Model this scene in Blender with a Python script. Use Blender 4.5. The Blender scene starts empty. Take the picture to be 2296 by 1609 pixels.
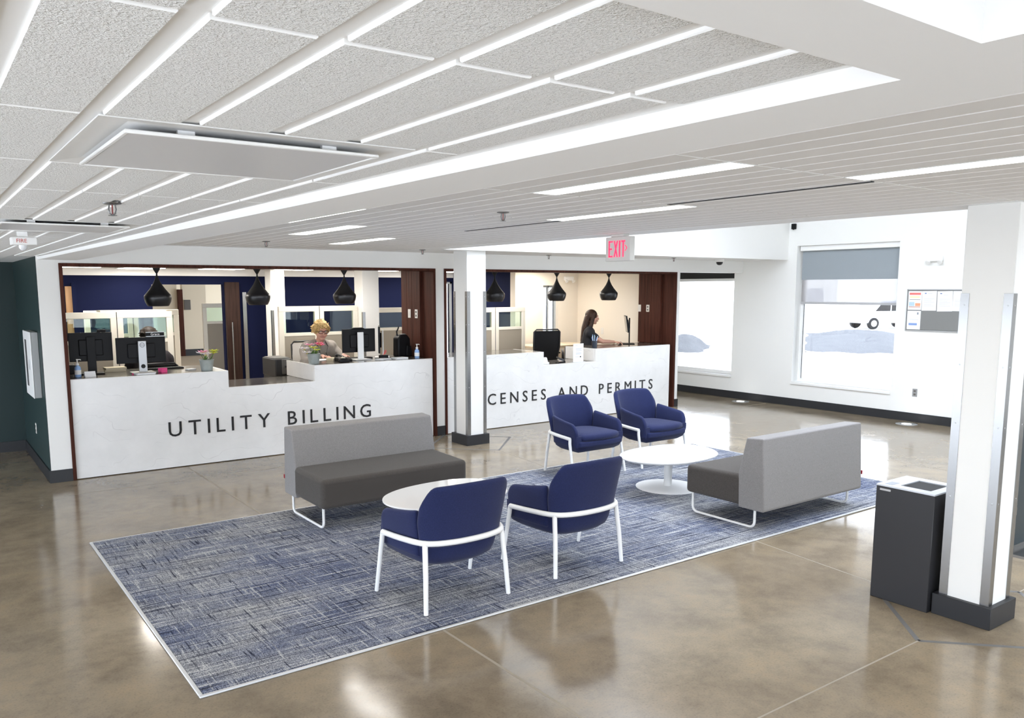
import bpy, bmesh, math, random
from mathutils import Vector, Matrix
random.seed(7)
SC = bpy.context.scene
COL = SC.collection
PI = math.pi

# ------------------------------------------------------------------ camera
def setup_camera():
    f, yaw, pitch, roll, cx, cy = 1826.54, 0.6173, -0.132, -0.002, 1104.98, 889.69
    W, H = 2296.0, 1609.0
    F = Vector((math.sin(yaw)*math.cos(pitch), math.cos(yaw)*math.cos(pitch), math.sin(pitch)))
    R = Vector((math.cos(yaw), -math.sin(yaw), 0)); U = R.cross(F)
    R2 = R*math.cos(roll)+U*math.sin(roll); U2 = -R*math.sin(roll)+U*math.cos(roll)
    cam = bpy.data.cameras.new('camera'); ob = bpy.data.objects.new('camera', cam); COL.objects.link(ob)
    cam.sensor_fit = 'HORIZONTAL'; cam.sensor_width = 36; cam.lens = f/W*36
    cam.shift_x = (W/2-cx)/W; cam.shift_y = (cy-H/2)/W
    cam.clip_start = .05; cam.clip_end = 300
    m = Matrix((R2, U2, -F)).transposed().to_4x4(); m.translation = Vector((0, 0, 2.0))
    ob.matrix_world = m
    SC.camera = ob
setup_camera()

# ------------------------------------------------------------------ world, exposure
wd = bpy.data.worlds.new('World'); SC.world = wd; wd.use_nodes = True
bg = wd.node_tree.nodes['Background']
bg.inputs[0].default_value = (0.86, 0.94, 1.06, 1); bg.inputs[1].default_value = 2.4
SC.view_settings.view_transform = 'Standard'; SC.view_settings.look = 'None'
SC.view_settings.exposure = 1.58; SC.view_settings.gamma = 1.0
SC.view_settings.use_curve_mapping = False
SC.cycles.use_denoising = True
SC.cycles.max_bounces = 10; SC.cycles.diffuse_bounces = 7; SC.cycles.glossy_bounces = 4
SC.cycles.transparent_max_bounces = 12
SC.cycles.sample_clamp_indirect = 6.0
SC.cycles.caustics_reflective = False; SC.cycles.caustics_refractive = False

# ------------------------------------------------------------------ materials
MATS = {}
def mat(name, col, rough=.55, metal=0.0, spec=.5, bump=None, var=None, emit=None, coat=0.0, alpha=1.0):
    """bump=(scale, strength, stretch) ; var=(scale, amount)"""
    if name in MATS: return MATS[name]
    m = bpy.data.materials.new(name); m.use_nodes = True
    nt = m.node_tree; b = nt.nodes['Principled BSDF']
    c = tuple(col)+(1,)
    b.inputs['Base Color'].default_value = c
    b.inputs['Roughness'].default_value = rough; b.inputs['Metallic'].default_value = metal
    b.inputs['Specular IOR Level'].default_value = spec
    if coat: b.inputs['Coat Weight'].default_value = coat; b.inputs['Coat Roughness'].default_value = .08
    if bump or var:
        tc = nt.nodes.new('ShaderNodeTexCoord')
    if var:
        n = nt.nodes.new('ShaderNodeTexNoise'); n.inputs['Scale'].default_value = var[0]; n.inputs['Detail'].default_value = 4
        nt.links.new(tc.outputs['Object'], n.inputs['Vector'])
        mx = nt.nodes.new('ShaderNodeMix'); mx.data_type = 'RGBA'
        mx.inputs[6].default_value = tuple(max(0, x*(1-var[1])) for x in col)+(1,)
        mx.inputs[7].default_value = tuple(min(1, x*(1+var[1])) for x in col)+(1,)
        nt.links.new(n.outputs['Fac'], mx.inputs[0]); nt.links.new(mx.outputs[2], b.inputs['Base Color'])
    if bump:
        n2 = nt.nodes.new('ShaderNodeTexNoise'); n2.inputs['Scale'].default_value = bump[0]; n2.inputs['Detail'].default_value = 3
        nt.links.new(tc.outputs['Object'], n2.inputs['Vector'])
        bp = nt.nodes.new('ShaderNodeBump'); bp.inputs['Strength'].default_value = bump[1]
        bp.inputs['Distance'].default_value = bump[2] if len(bump) > 2 else .004
        nt.links.new(n2.outputs['Fac'], bp.inputs['Height']); nt.links.new(bp.outputs['Normal'], b.inputs['Normal'])
    if emit:
        b.inputs['Emission Color'].default_value = tuple(emit[0])+(1,); b.inputs['Emission Strength'].default_value = emit[1]
    MATS[name] = m
    return m
class NT:
    """tiny node-building helper"""
    def __init__(s, name):
        s.m = bpy.data.materials.new(name); s.m.use_nodes = True; s.t = s.m.node_tree
        s.b = s.t.nodes['Principled BSDF']; MATS[name] = s.m
        s.pos = s.t.nodes.new('ShaderNodeNewGeometry').outputs['Position']
    def mapped(s, scale, loc=(0, 0, 0)):
        n = s.t.nodes.new('ShaderNodeMapping'); n.inputs['Scale'].default_value = scale; n.inputs['Location'].default_value = loc
        s.t.links.new(s.pos, n.inputs['Vector']); return n.outputs[0]
    def noise(s, vec, scale=1, detail=4, rough=.55, dist=0):
        n = s.t.nodes.new('ShaderNodeTexNoise'); n.inputs['Scale'].default_value = scale; n.inputs['Detail'].default_value = detail
        n.inputs['Roughness'].default_value = rough; n.inputs['Distortion'].default_value = dist
        s.t.links.new(vec, n.inputs['Vector']); return n.outputs['Fac']
    def math(s, op, a, b=0.0, clamp=False):
        n = s.t.nodes.new('ShaderNodeMath'); n.operation = op; n.use_clamp = clamp
        for i, v in enumerate((a, b)):
            if isinstance(v, (int, float)): n.inputs[i].default_value = v
            else: s.t.links.new(v, n.inputs[i])
        return n.outputs[0]
    def ramp(s, fac, stops, interp='LINEAR'):
        n = s.t.nodes.new('ShaderNodeValToRGB'); n.color_ramp.interpolation = interp
        e = n.color_ramp.elements
        while len(e) < len(stops): e.new(.5)
        for k, (p, c) in enumerate(stops):
            e[k].position = p; e[k].color = (c, c, c, 1) if isinstance(c, (int, float)) else tuple(c)+(1,)
        s.t.links.new(fac, n.inputs[0]); return n.outputs[0]
    def mix(s, fac, a, b, mode='MIX'):
        n = s.t.nodes.new('ShaderNodeMix'); n.data_type = 'RGBA'; n.blend_type = mode
        for i, v in ((0, fac), (6, a), (7, b)):
            if isinstance(v, (int, float)): n.inputs[i].default_value = v
            elif isinstance(v, tuple): n.inputs[i].default_value = v+(1,)
            else: s.t.links.new(v, n.inputs[i])
        return n.outputs[2]
    def bump(s, h, strength, dist):
        n = s.t.nodes.new('ShaderNodeBump'); n.inputs['Strength'].default_value = strength; n.inputs['Distance'].default_value = dist
        s.t.links.new(h, n.inputs['Height']); s.t.links.new(n.outputs[0], s.b.inputs['Normal'])
    def set(s, **k):
        for n, v in k.items():
            i = s.b.inputs[n.replace('_', ' ')]
            if hasattr(v, 'is_linked') or hasattr(v, 'links'): s.t.links.new(v, i)
            else: i.default_value = v
        return s.m

def m_concrete():
    n = NT('polished_concrete')
    a = n.noise(n.mapped((1, 1, 1)), .55, 5, .6, .15)
    b = n.noise(n.mapped((1, 1, 1), (7, 3, 0)), 2.4, 9, .72, .15)
    c = n.noise(n.mapped((1, 1, 1)), 90, 2, .5)
    base = n.ramp(a, [(.30, (.205, .163, .110)), (.5, (.265, .212, .146)), (.72, (.320, .262, .183))])
    mott = n.ramp(b, [(.32, (.66, .66, .68)), (.55, (1, 1, 1)), (.74, (1.18, 1.12, 1.02))])
    col = n.mix(1.0, base, mott, 'MULTIPLY')
    sp = n.ramp(c, [(.30, (.80, .80, .80)), (.45, (1, 1, 1)), (.75, (1.06, 1.05, 1.03))])
    col = n.mix(.8, col, sp, 'MULTIPLY')
    n.bump(b, .02, .01)
    r = n.ramp(b, [(.3, .09), (.7, .19)])
    return n.set(Base_Color=col, Roughness=r, Specular_IOR_Level=.5)
def m_carpet():
    n = NT('carpet_weave')
    hx = n.noise(n.mapped((1.5, 62, 1)), 1, 3, .55)
    hy = n.noise(n.mapped((62, 3.2, 1), (3, 9, 0)), 1, 3, .55)
    hx2 = n.noise(n.mapped((3.5, 110, 1), (31, 2, 0)), 1, 2, .5)
    hy2 = n.noise(n.mapped((110, 6, 1), (13, 5, 0)), 1, 2, .5)
    tone = n.noise(n.mapped((1.1, 2.4, 1), (8, 1, 0)), 1, 3, .5)
    base = n.ramp(tone, [(.36, (.095, .115, .185)), (.5, (.160, .178, .235)), (.66, (.235, .242, .262))])
    tuft = n.noise(n.mapped((1, 1, 1)), 210, 2, .6)
    col = n.mix(.95, base, n.ramp(tuft, [(.36, (.22, .24, .30)), (.5, (.95, .95, .95)), (.64, (2.1, 2.05, 1.95))]), 'MULTIPLY')
    lt = n.math('MAXIMUM', n.ramp(hx, [(.56, 0.0), (.62, 1.0)]), n.math('MULTIPLY', n.ramp(hy, [(.585, 0.0), (.635, 1.0)]), .8))
    lt = n.math('MAXIMUM', lt, n.math('MULTIPLY', n.ramp(hx2, [(.56, 0.0), (.63, 1.0)]), .55))
    col = n.mix(n.math('MULTIPLY', lt, n.ramp(tuft, [(.40, .15), (.54, .95)])), col, (.66, .66, .65))
    dk = n.math('MAXIMUM', n.ramp(hx, [(.36, 1.0), (.405, 0.0)]), n.math('MULTIPLY', n.ramp(hy, [(.34, 1.0), (.385, 0.0)]), .95))
    dk = n.math('MAXIMUM', dk, n.math('MULTIPLY', n.ramp(hy2, [(.33, 1.0), (.39, 0.0)]), .6))
    col = n.mix(n.math('MULTIPLY', dk, .92), col, (.010, .014, .034))
    n.bump(n.math('ADD', tuft, hx), .8, .006)
    return n.set(Base_Color=col, Roughness=.95, Specular_IOR_Level=.1)
def m_quartz():
    n = NT('white_veined_quartz')
    warp = n.noise(n.mapped((1.3, 1.3, 1.3)), 1.25, 3, .5)
    sep = n.t.nodes.new('ShaderNodeSeparateXYZ'); n.t.links.new(n.pos, sep.inputs[0])
    zz = n.math('ADD', n.math('MULTIPLY', sep.outputs[2], 5.2), n.math('MULTIPLY', warp, 5.4))
    fr = n.math('FRACT', zz)
    band = n.ramp(fr, [(.475, 0.0), (.497, 1.0), (.503, 1.0), (.525, 0.0)])
    br = n.ramp(n.noise(n.mapped((1, 1, 1.2), (4, 4, 4)), 3.0, 4, .6), [(.44, 0.0), (.62, 1.0)])
    vein = n.math('MULTIPLY', band, br)
    cloud = n.ramp(n.noise(n.mapped((1, 1, 1)), 4, 4, .6), [(.3, (.76, .76, .755)), (.7, (.82, .82, .815))])
    col = n.mix(n.math('MULTIPLY', vein, .42), cloud, (.36, .35, .36))
    return n.set(Base_Color=col, Roughness=.22, Specular_IOR_Level=.5)
def m_wood(name, dark, light, sc=(38, 38, 1.6)):
    n = NT(name)
    g = n.noise(n.mapped(sc), 1, 6, .62, .5); g2 = n.noise(n.mapped((3, 3, .5)), 1, 2)
    col = n.ramp(n.math('ADD', n.math('MULTIPLY', g, .8), n.math('MULTIPLY', g2, .2)), [(.34, dark), (.66, light)])
    n.bump(g, .15, .003)
    return n.set(Base_Color=col, Roughness=.55, Specular_IOR_Level=.12)
def m_tile():
    n = NT('acoustic_tile_texture')
    t = n.noise(n.mapped((1, 1, 1)), 190, 3, .55, .8)
    t2 = n.noise(n.mapped((1, 1, 1), (2, 2, 2)), 60, 2, .5)
    h = n.math('ADD', n.math('MULTIPLY', t, 1.0), n.math('MULTIPLY', t2, .35))
    col = n.ramp(t, [(.30, (.72, .72, .71)), (.44, (.91, .91, .90)), (.7, (.93, .93, .92))])
    n.bump(h, .9, .008)
    return n.set(Base_Color=col, Roughness=.9, Specular_IOR_Level=.15)
def m_brushed():
    n = NT('brushed_stainless')
    g = n.noise(n.mapped((420, 420, 3)), 1, 3)
    n.bump(g, .08, .001)
    return n.set(Base_Color=(.33, .33, .33, 1), Metallic=1.0, Roughness=.27)
def m_heather(name, lo, hi):
    n = NT(name)
    t = n.t.nodes.new('ShaderNodeTexCoord'); n.pos = t.outputs['Object']
    a = n.noise(n.mapped((1, 1, 1)), 420, 3, .6)
    col = n.ramp(a, [(.35, lo), (.65, hi)])
    n.bump(a, .35, .002)
    return n.set(Base_Color=col, Roughness=.92, Specular_IOR_Level=.15, Sheen_Weight=.12, Sheen_Roughness=.5)
def m_glass(name, tint=(1, 1, 1), refl=.08):
    m = bpy.data.materials.new(name); m.use_nodes = True; t = m.node_tree
    t.nodes.remove(t.nodes['Principled BSDF']); out = t.nodes['Material Output']
    tr = t.nodes.new('ShaderNodeBsdfTransparent'); tr.inputs[0].default_value = tuple(tint)+(1,)
    gl = t.nodes.new('ShaderNodeBsdfGlossy'); gl.inputs['Roughness'].default_value = .02
    fr = t.nodes.new('ShaderNodeFresnel'); fr.inputs[0].default_value = 1.45
    mx = t.nodes.new('ShaderNodeMixShader')
    t.links.new(fr.outputs[0], mx.inputs[0]); t.links.new(tr.outputs[0], mx.inputs[1]); t.links.new(gl.outputs[0], mx.inputs[2])
    t.links.new(mx.outputs[0], out.inputs[0]); MATS[name] = m; return m
def m_sheer(name, col, op):
    m = bpy.data.materials.new(name); m.use_nodes = True; t = m.node_tree
    t.nodes.remove(t.nodes['Principled BSDF']); out = t.nodes['Material Output']
    tr = t.nodes.new('ShaderNodeBsdfTransparent'); tr.inputs[0].default_value = (1, 1, 1, 1)
    df = t.nodes.new('ShaderNodeBsdfDiffuse'); df.inputs[0].default_value = tuple(col)+(1,)
    tl = t.nodes.new('ShaderNodeBsdfTranslucent'); tl.inputs[0].default_value = tuple(col)+(1,)
    m1 = t.nodes.new('ShaderNodeMixShader'); m1.inputs[0].default_value = .5
    m2 = t.nodes.new('ShaderNodeMixShader'); m2.inputs[0].default_value = op
    t.links.new(df.outputs[0], m1.inputs[1]); t.links.new(tl.outputs[0], m1.inputs[2])
    t.links.new(tr.outputs[0], m2.inputs[1]); t.links.new(m1.outputs[0], m2.inputs[2]); t.links.new(m2.outputs[0], out.inputs[0])
    MATS[name] = m; return m

CONC = m_concrete(); CARPET = m_carpet(); QUARTZ = m_quartz(); TILE = m_tile(); STEEL = m_brushed()
WALNUT = m_wood('dark_walnut', (.034, .011, .007), (.095, .031, .020))
OAK = m_wood('oak_door_wood', (.30, .17, .09), (.45, .28, .16))
WHITE = mat('white_wall_paint', (.82, .82, .80), .6, bump=(160, .05, .002))
CEILW = mat('white_ceiling_paint', (.88, .88, .875), .7)
PLANK = mat('ceiling_plank_white', (.80, .785, .765), .75, bump=(220, .12, .002))
GREEN = mat('dark_green_wall_paint', (.016, .034, .034), .45, spec=.35)
NAVYW = mat('navy_wall_paint', (.006, .009, .036), .7, spec=.08)
CREAM = mat('cream_wall_paint', (.74, .66, .52), .6)
BEIGEW = mat('beige_wall_paint', (.76, .70, .61), .6)
BLACKB = mat('black_rubber_base', (.014, .015, .018), .45)
NAVYF = m_heather('navy_wool_fabric', (.011, .015, .052), (.023, .031, .100))
GREYF = m_heather('light_grey_wool_fabric', (.165, .157, .155), (.315, .302, .298))
CHARF = m_heather('charcoal_wool_fabric', (.036, .032, .028), (.105, .094, .086))
WMETAL = mat('white_powder_coat', (.84, .84, .83), .35)
WGLOSS = mat('white_gloss_lacquer', (.86, .86, .85), .07, coat=.5)
BLKP = mat('black_plastic', (.005, .005, .006), .45, spec=.22)
BLKM = mat('black_satin_metal', (.010, .010, .012), .33)
BLKMM = mat('black_matte_metal', (.006, .006, .007), .7)
SILVER = mat('silver_plastic', (.48, .49, .50), .35, metal=.6)
LETTER = mat('charcoal_letter', (.012, .012, .014), .4)
LAMP = mat('led_diffuser', (1, 1, 1), .5, emit=((1.0, .97, .92), 7.0))
LAMP2 = mat('office_led_diffuser', (1, 1, 1), .5, emit=((1.0, .935, .85), 9.0))
OFFC = mat('office_carpet', (.33, .27, .20), .95, var=(40, .15))
WORKTOP = mat('greige_stone_worktop', (.115, .104, .092), .14, var=(60, .25))
PARTW = mat('partition_cream_frame', (.80, .76, .67), .5)
PARTF = mat('partition_taupe_fabric', (.33, .295, .245), .9, bump=(300, .2, .002))
GLASS = m_glass('clear_glass'); GGLASS = m_glass('green_tint_glass', (.80, .90, .86))
PAPER = mat('white_paper', (.85, .86, .87), .7)

# ------------------------------------------------------------------ mesh helpers
class B:
    def __init__(s): s.bm = bmesh.new()
    def box(s, x0, x1, y0, y1, z0, z1, mi=0, M=None):
        v = [s.bm.verts.new((x, y, z)) for z in (z0, z1) for y in (y0, y1) for x in (x0, x1)]
        for q in ((0, 2, 3, 1), (4, 5, 7, 6), (0, 1, 5, 4), (2, 6, 7, 3), (0, 4, 6, 2), (1, 3, 7, 5)):
            f = s.bm.faces.new([v[i] for i in q]); f.material_index = mi
        if M is not None: bmesh.ops.transform(s.bm, matrix=M, verts=v)
        return s
    def prism(s, pts, d0, d1, axis='z', mi=0):
        """closed polygon extruded along axis; pts are the two other coordinates in order"""
        def P(a, b, d): return {'z': (a, b, d), 'y': (a, d, b), 'x': (d, a, b)}[axis]
        lo = [s.bm.verts.new(P(a, b, d0)) for a, b in pts]; hi = [s.bm.verts.new(P(a, b, d1)) for a, b in pts]
        n = len(pts)
        fs = [s.bm.faces.new(lo[::-1]), s.bm.faces.new(hi)]
        for i in range(n): fs.append(s.bm.faces.new((lo[i], lo[(i+1) % n], hi[(i+1) % n], hi[i])))
        for f in fs: f.material_index = mi
        return s
    def lathe(s, prof, c=(0, 0, 0), n=24, mi=0, caps=True):
        rings = []; s.last = []
        for r, z in prof:
            if r < 1e-6: rings.append([s.bm.verts.new((c[0], c[1], c[2]+z))])
            else: rings.append([s.bm.verts.new((c[0]+r*math.cos(2*PI*k/n), c[1]+r*math.sin(2*PI*k/n), c[2]+z)) for k in range(n)])
        s.last = [v for q in rings for v in q]
        for a, b in zip(rings, rings[1:]):
            for k in range(n):
                k2 = (k+1) % n
                if len(a) == 1 and len(b) == 1: continue
                if len(a) == 1: f = s.bm.faces.new((a[0], b[k2], b[k]))
                elif len(b) == 1: f = s.bm.faces.new((a[k], a[k2], b[0]))
                else: f = s.bm.faces.new((a[k], a[k2], b[k2], b[k]))
                f.material_index = mi
        if caps:
            if len(rings[0]) > 1: s.bm.faces.new(rings[0][::-1]).material_index = mi
            if len(rings[-1]) > 1: s.bm.faces.new(rings[-1]).material_index = mi
        return s
    def tube(s, path, r, n=10, mi=0, flat=None):
        """swept round (or flat=(w,h) rectangular) tube along points; r may be a list"""
        P = [Vector(p) for p in path]; N = len(P); rs = r if isinstance(r, (list, tuple)) else [r]*N
        rings = []; up = None
        for i in range(N):
            t = (P[min(i+1, N-1)]-P[max(i-1, 0)]).normalized()
            if up is None:
                up = Vector((0, 0, 1)) if abs(t.z) < .9 else Vector((1, 0, 0))
            u = (up-t*up.dot(t)).normalized(); w = t.cross(u); up = u
            if flat: pts = [(a*flat[0]/2, b*flat[1]/2) for a, b in ((1, 1), (-1, 1), (-1, -1), (1, -1))]
            else: pts = [(rs[i]*math.cos(2*PI*k/n), rs[i]*math.sin(2*PI*k/n)) for k in range(n)]
            rings.append([s.bm.verts.new(P[i]+w*a+u*b) for a, b in pts])
        m = len(rings[0])
        for a, b in zip(rings, rings[1:]):
            for k in range(m): s.bm.faces.new((a[k], a[(k+1) % m], b[(k+1) % m], b[k])).material_index = mi
        s.bm.faces.new(rings[0][::-1]).material_index = mi; s.bm.faces.new(rings[-1]).material_index = mi
        return s
    def ball(s, c, r, sc=(1, 1, 1), n=14, mi=0):
        res = bmesh.ops.create_uvsphere(s.bm, u_segments=n, v_segments=max(6, n//2+1), radius=r)
        bmesh.ops.transform(s.bm, matrix=Matrix.Translation(c) @ Matrix.Diagonal((sc[0], sc[1], sc[2], 1)), verts=res['verts']); s.last = list(res['verts'])
        for v in res['verts']:
            for f in v.link_faces: f.material_index = mi
        return s
    def cap(s, a, b, ra, rb, n=12):
        """tapered capsule between two points (closed) for voxel-remeshed bodies"""
        a = Vector(a); b = Vector(b); d = b-a; L = d.length
        if L < 1e-5: return s.ball(a, ra, n=n)
        prof = [(0, -ra)]+[(ra*math.sin(t), -ra*math.cos(t)) for t in (PI/6, PI/3, PI/2)]
        prof += [(rb*math.cos(t), L+rb*math.sin(t)) for t in (0, PI/6, PI/3)]+[(0, L+rb)]
        s.lathe(prof, n=n, caps=False); vs = s.last
        q = Vector((0, 0, 1)).rotation_difference(d.normalized())
        bmesh.ops.transform(s.bm, matrix=Matrix.Translation(a) @ q.to_matrix().to_4x4(), verts=list(vs))
        return s
    def mesh(s, name, mats, smooth=None, bevel=None):
        bmesh.ops.recalc_face_normals(s.bm, faces=s.bm.faces)
        me = bpy.data.meshes.new(name); s.bm.to_mesh(me); s.bm.free()
        for m in (mats if isinstance(mats, (list, tuple)) else [mats]): me.materials.append(m)
        if smooth is not None:
            for p in me.polygons: p.use_smooth = True
            if smooth < 179: me.set_sharp_from_angle(angle=math.radians(smooth))
        return me
    def obj(s, name, mats, parent=None, smooth=None, bevel=None, loc=None):
        return link(name, s.mesh(name, mats, smooth), parent, bevel, loc)
def link(name, data, parent=None, bevel=None, loc=None):
    o = bpy.data.objects.new(name, data); COL.objects.link(o); o.parent = parent
    if loc: o.location = loc
    if bevel:
        bv = o.modifiers.new('bevel', 'BEVEL'); bv.width = bevel[0]; bv.segments = bevel[1]; bv.limit_method = 'ANGLE'
        bv.harden_normals = False
        for p in data.polygons: p.use_smooth = True
        data.set_sharp_from_angle(angle=math.radians(50))
    return o
def tag(o, label, cat, group=None):
    o['label'] = label; o['category'] = cat
    if group: o['group'] = group
    return o
def thing(name, label, cat, loc=(0, 0, 0), rz=0, group=None):
    o = bpy.data.objects.new(name, None); COL.objects.link(o); o.location = loc; o.rotation_euler = (0, 0, rz)
    o.empty_display_size = .1
    return tag(o, label, cat, group)
def struct(o, label=None):
    o['kind'] = 'structure'
    if label: o['label'] = label
    return o
def dup(root, loc, rz=None, label=None):
    r = root.copy(); COL.objects.link(r); r.location = loc
    if rz is not None: r.rotation_euler = (0, 0, rz)
    if label: r['label'] = label
    for ch in list(root.children):
        c = ch.copy(); COL.objects.link(c); c.parent = r
        for g in list(ch.children):
            d = g.copy(); COL.objects.link(d); d.parent = c
    return r
def bx(name, m, x0, x1, y0, y1, z0, z1, parent=None, bevel=None):
    return B().box(x0, x1, y0, y1, z0, z1).obj(name, m, parent, bevel=bevel)
def text_mesh(s, size, depth, m, align='LEFT', bold=0.0):
    cu = bpy.data.curves.new('text', 'FONT'); cu.body = s; cu.size = size; cu.extrude = depth; cu.align_x = align
    cu.resolution_u = 3; cu.offset = bold
    o = bpy.data.objects.new('text', cu); COL.objects.link(o)
    dg = bpy.context.evaluated_depsgraph_get(); me = bpy.data.meshes.new_from_object(o.evaluated_get(dg))
    bpy.data.objects.remove(o); bpy.data.curves.remove(cu)
    me.materials.clear(); me.materials.append(m); return me
def remeshed(b, name, m, voxel, smooth_it=4, noise=None):
    me = b.mesh(name, m); o = bpy.data.objects.new(name, me); COL.objects.link(o)
    md = o.modifiers.new('r', 'REMESH'); md.mode = 'VOXEL'; md.voxel_size = voxel; md.use_smooth_shade = True
    sm = o.modifiers.new('s', 'SMOOTH'); sm.factor = .5; sm.iterations = smooth_it
    dg = bpy.context.evaluated_depsgraph_get(); out = bpy.data.meshes.new_from_object(o.evaluated_get(dg))
    bpy.data.objects.remove(o); bpy.data.meshes.remove(me)
    out.materials.clear(); out.materials.append(m)
    for p in out.polygons: p.use_smooth = True; p.material_index = 0
    return out

# ================================================================== STRUCTURE
ZL, ZT, ZB, ZO = 2.475, 2.327, 2.30, 2.33      # linear ceiling, tile ceiling, beam underside, office ceiling
YW = 9.44; XW = 12.2
fl = struct(bx('floor', CONC, -3.2, 12.45, -4, 11.7, -.12, 0))
fo = struct(bx('floor', OFFC, 1.1, 10.5, 9.75, 34, -.10, .004))
JM = mat('joint_filler', (.30, .27, .22), .6); JD = mat('joint_filler_dark', (.13, .125, .12), .6); JT = mat('joint_filler_tan', (.30, .26, .20), .6)
def joint(a, b, w=.012, m=JM):
    a = Vector(a); b = Vector(b); d = (b-a).normalized(); n = Vector((-d.y, d.x))*w/2
    bb = B(); bb.prism([(a-n)[:], (b-n)[:], (b+n)[:], (a+n)[:]], -.002, .0006); bb.obj('floor_joint', m, fl)
joint((2.42, -3.5), (2.42, 9.42), .016, JT); joint((-3, 2.21), (4.55, 2.21), .010, JT); joint((5.23, 2.86), (5.86, 8.12), .010, JT)
joint((1.1, 6.0+2.77), (5.21, 8.77), .010, JT); joint((6.51, 8.77), (12.1, 8.77), .010, JT); joint((5.86, 9.42), (5.86, 9.42+.01), .01)
joint((5.85, 2.21), (12.1, 2.21), .010, JT); joint((9.2, 2.3), (9.2, 9.3), .010, JT)
for cx, cy in ((5.2, 2.21), (5.86, 8.77)):
    q = [(cx-.65, cy), (cx, cy+.65), (cx+.65, cy), (cx, cy-.65)]
    for k in range(4): joint(q[k], q[(k+1) % 4], .028, JD)

# --- counter wall (wall_back) with two openings
b = B()
b.box(1.06, 1.26, YW, 9.72, 0, 2.62); b.box(1.26, 5.756, YW, 9.72, 2.27, 2.62)
b.box(5.756, 5.894, YW, 9.72, 0, 2.62); b.box(5.894, 10.478, YW, 9.72, 2.27, 2.62)
b.box(10.478, 10.56, YW, 9.72, 0, 2.62)
b.box(10.56, XW, YW, 9.72, 2.27, 2.62)
struct(b.obj('wall_back', WHITE))
# partition running back from the counter wall on the right, and far end of the window bay
struct(bx('wall_partition', BEIGEW, 10.45, 10.56, 9.72, 11.9, 0, 2.6))
struct(bx('wall_bay_end', WHITE, 10.56, 12.48, 11.5, 11.7, 0, 2.6))
# --- alcove
struct(bx('wall_alcove_side', GREEN, 1.06, 1.12, 9.445, 11.66, 0, 2.6)).location.x = -.004
struct(bx('wall_alcove_end', GREEN, -3, 1.06, 11.62, 11.75, 0, 2.6))
# --- window wall
w = B()
for y0, y1, z0, z1 in ((-4, 6.6, 0, 4.6), (6.6, 8.35, 0, .41), (6.6, 8.35, 2.70, 4.6), (8.35, 9.62, 0, 4.6), (9.62, 11.2, 0, .41), (9.62, 11.2, 2.45, 4.6), (11.2, 11.7, 0, 4.6)):
    w.box(XW, XW+.28, y0, y1, z0, z1)
struct(w.obj('wall_right', WHITE))
# --- wells: the tall skylit well by the window wall
ww = B()
ww.box(5.22, 5.32, .3, 8.62, ZL+.031, 4.6); ww.box(5.32, XW, 8.52, 8.62, ZL, 4.6); ww.box(5.32, XW, .2, .3, ZL, 4.6)
struct(ww.obj('wall_lightwell', WHITE))
for k in range(5):
    y = 1.9+k*1.6; bx('trim_skylight', WMETAL, 5.32, 8.6, y-.04, y+.04, 4.55, 4.6)['kind'] = 'structure'
struct(bx('ceiling', CEILW, 8.6, XW+.28, .2, 8.62, 4.6, 4.7))  # unseen roof panel added to cut the sky light entering the well
# soffit behind and in front of the well
s = B(); s.box(5.32, XW, 8.62, YW, ZL, ZL+.1); s.box(10.56, XW, 9.72, 11.5, ZL, ZL+.1); s.box(5.32, XW, -4, .2, ZL, ZL+.1)
struct(s.obj('ceiling', CEILW))
# --- beams
s = B()
s.prism([(1.20, .663), (1.43, .663), (1.43, YW), (1.075, YW)], ZB, 2.62)
s.box(-3, 1.43, .512, .663, ZB, 2.62); s.box(1.107, 1.43, -4, .512, ZB, 2.62)
struct(s.obj('ceiling_beam', CEILW))
# small well above the viewer; unseen lid added to keep sky light out
s = B(); s.box(-1.4, 1.2, .512, .6, 2.62, 3.5); s.box(1.107, 1.2, -1.6, .512, 2.62, 3.5); s.box(-1.4, -1.3, -1.6, .512, 2.3, 3.5); s.box(-1.4, 1.2, -1.7, -1.6, 2.3, 3.5); s.box(-1.4, 1.2, -1.6, .6, 3.5, 3.6)
struct(s.obj('wall_skylight_shaft', WHITE))
s = B(); s.box(-3, -1.4, -4, .512, ZB, 2.6); s.box(-1.4, 1.107, -4, -1.7, ZB, 2.6)
struct(s.obj('ceiling', CEILW))
# --- tile ceiling (left zone)
tc = B(); tc.prism([(-3, .663), (1.20, .663), (1.075, YW), (1.06, YW), (1.06, 11.62), (-3, 11.62)], ZT+.0074, ZT+.06)
tc = struct(tc.obj('ceiling', CEILW)); 
PX, PY = .1786, .686; BX0 = .306; JY0 = 1.047
def tile_mesh(w, l):
    t = B(); c = .002; h = .0078
    lo = [(c, c), (w-c, c), (w-c, l-c), (c, l-c)]; hi = [(0, 0), (w, 0), (w, l), (0, l)]
    L = [t.bm.verts.new((x, y, 0)) for x, y in lo]; Mv = [t.bm.verts.new((x, y, c)) for x, y in hi]; Hh = [t.bm.verts.new((x, y, h)) for x, y in hi]
    t.bm.faces.new(L[::-1]); t.bm.faces.new(Hh)
    for k in range(4):
        k2 = (k+1) % 4
        f = t.bm.faces.new((L[k], L[k2], Mv[k2], Mv[k])); f.material_index = 1
        f = t.bm.faces.new((Mv[k], Mv[k2], Hh[k2], Hh[k])); f.material_index = 1
    return t.mesh('ceiling_tile', [TILE, CEILW])
BAR = .037; GAP = .011
tmesh = tile_mesh(PX-BAR, PY-GAP)
DIFF_ROWS = (1, 5)
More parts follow.
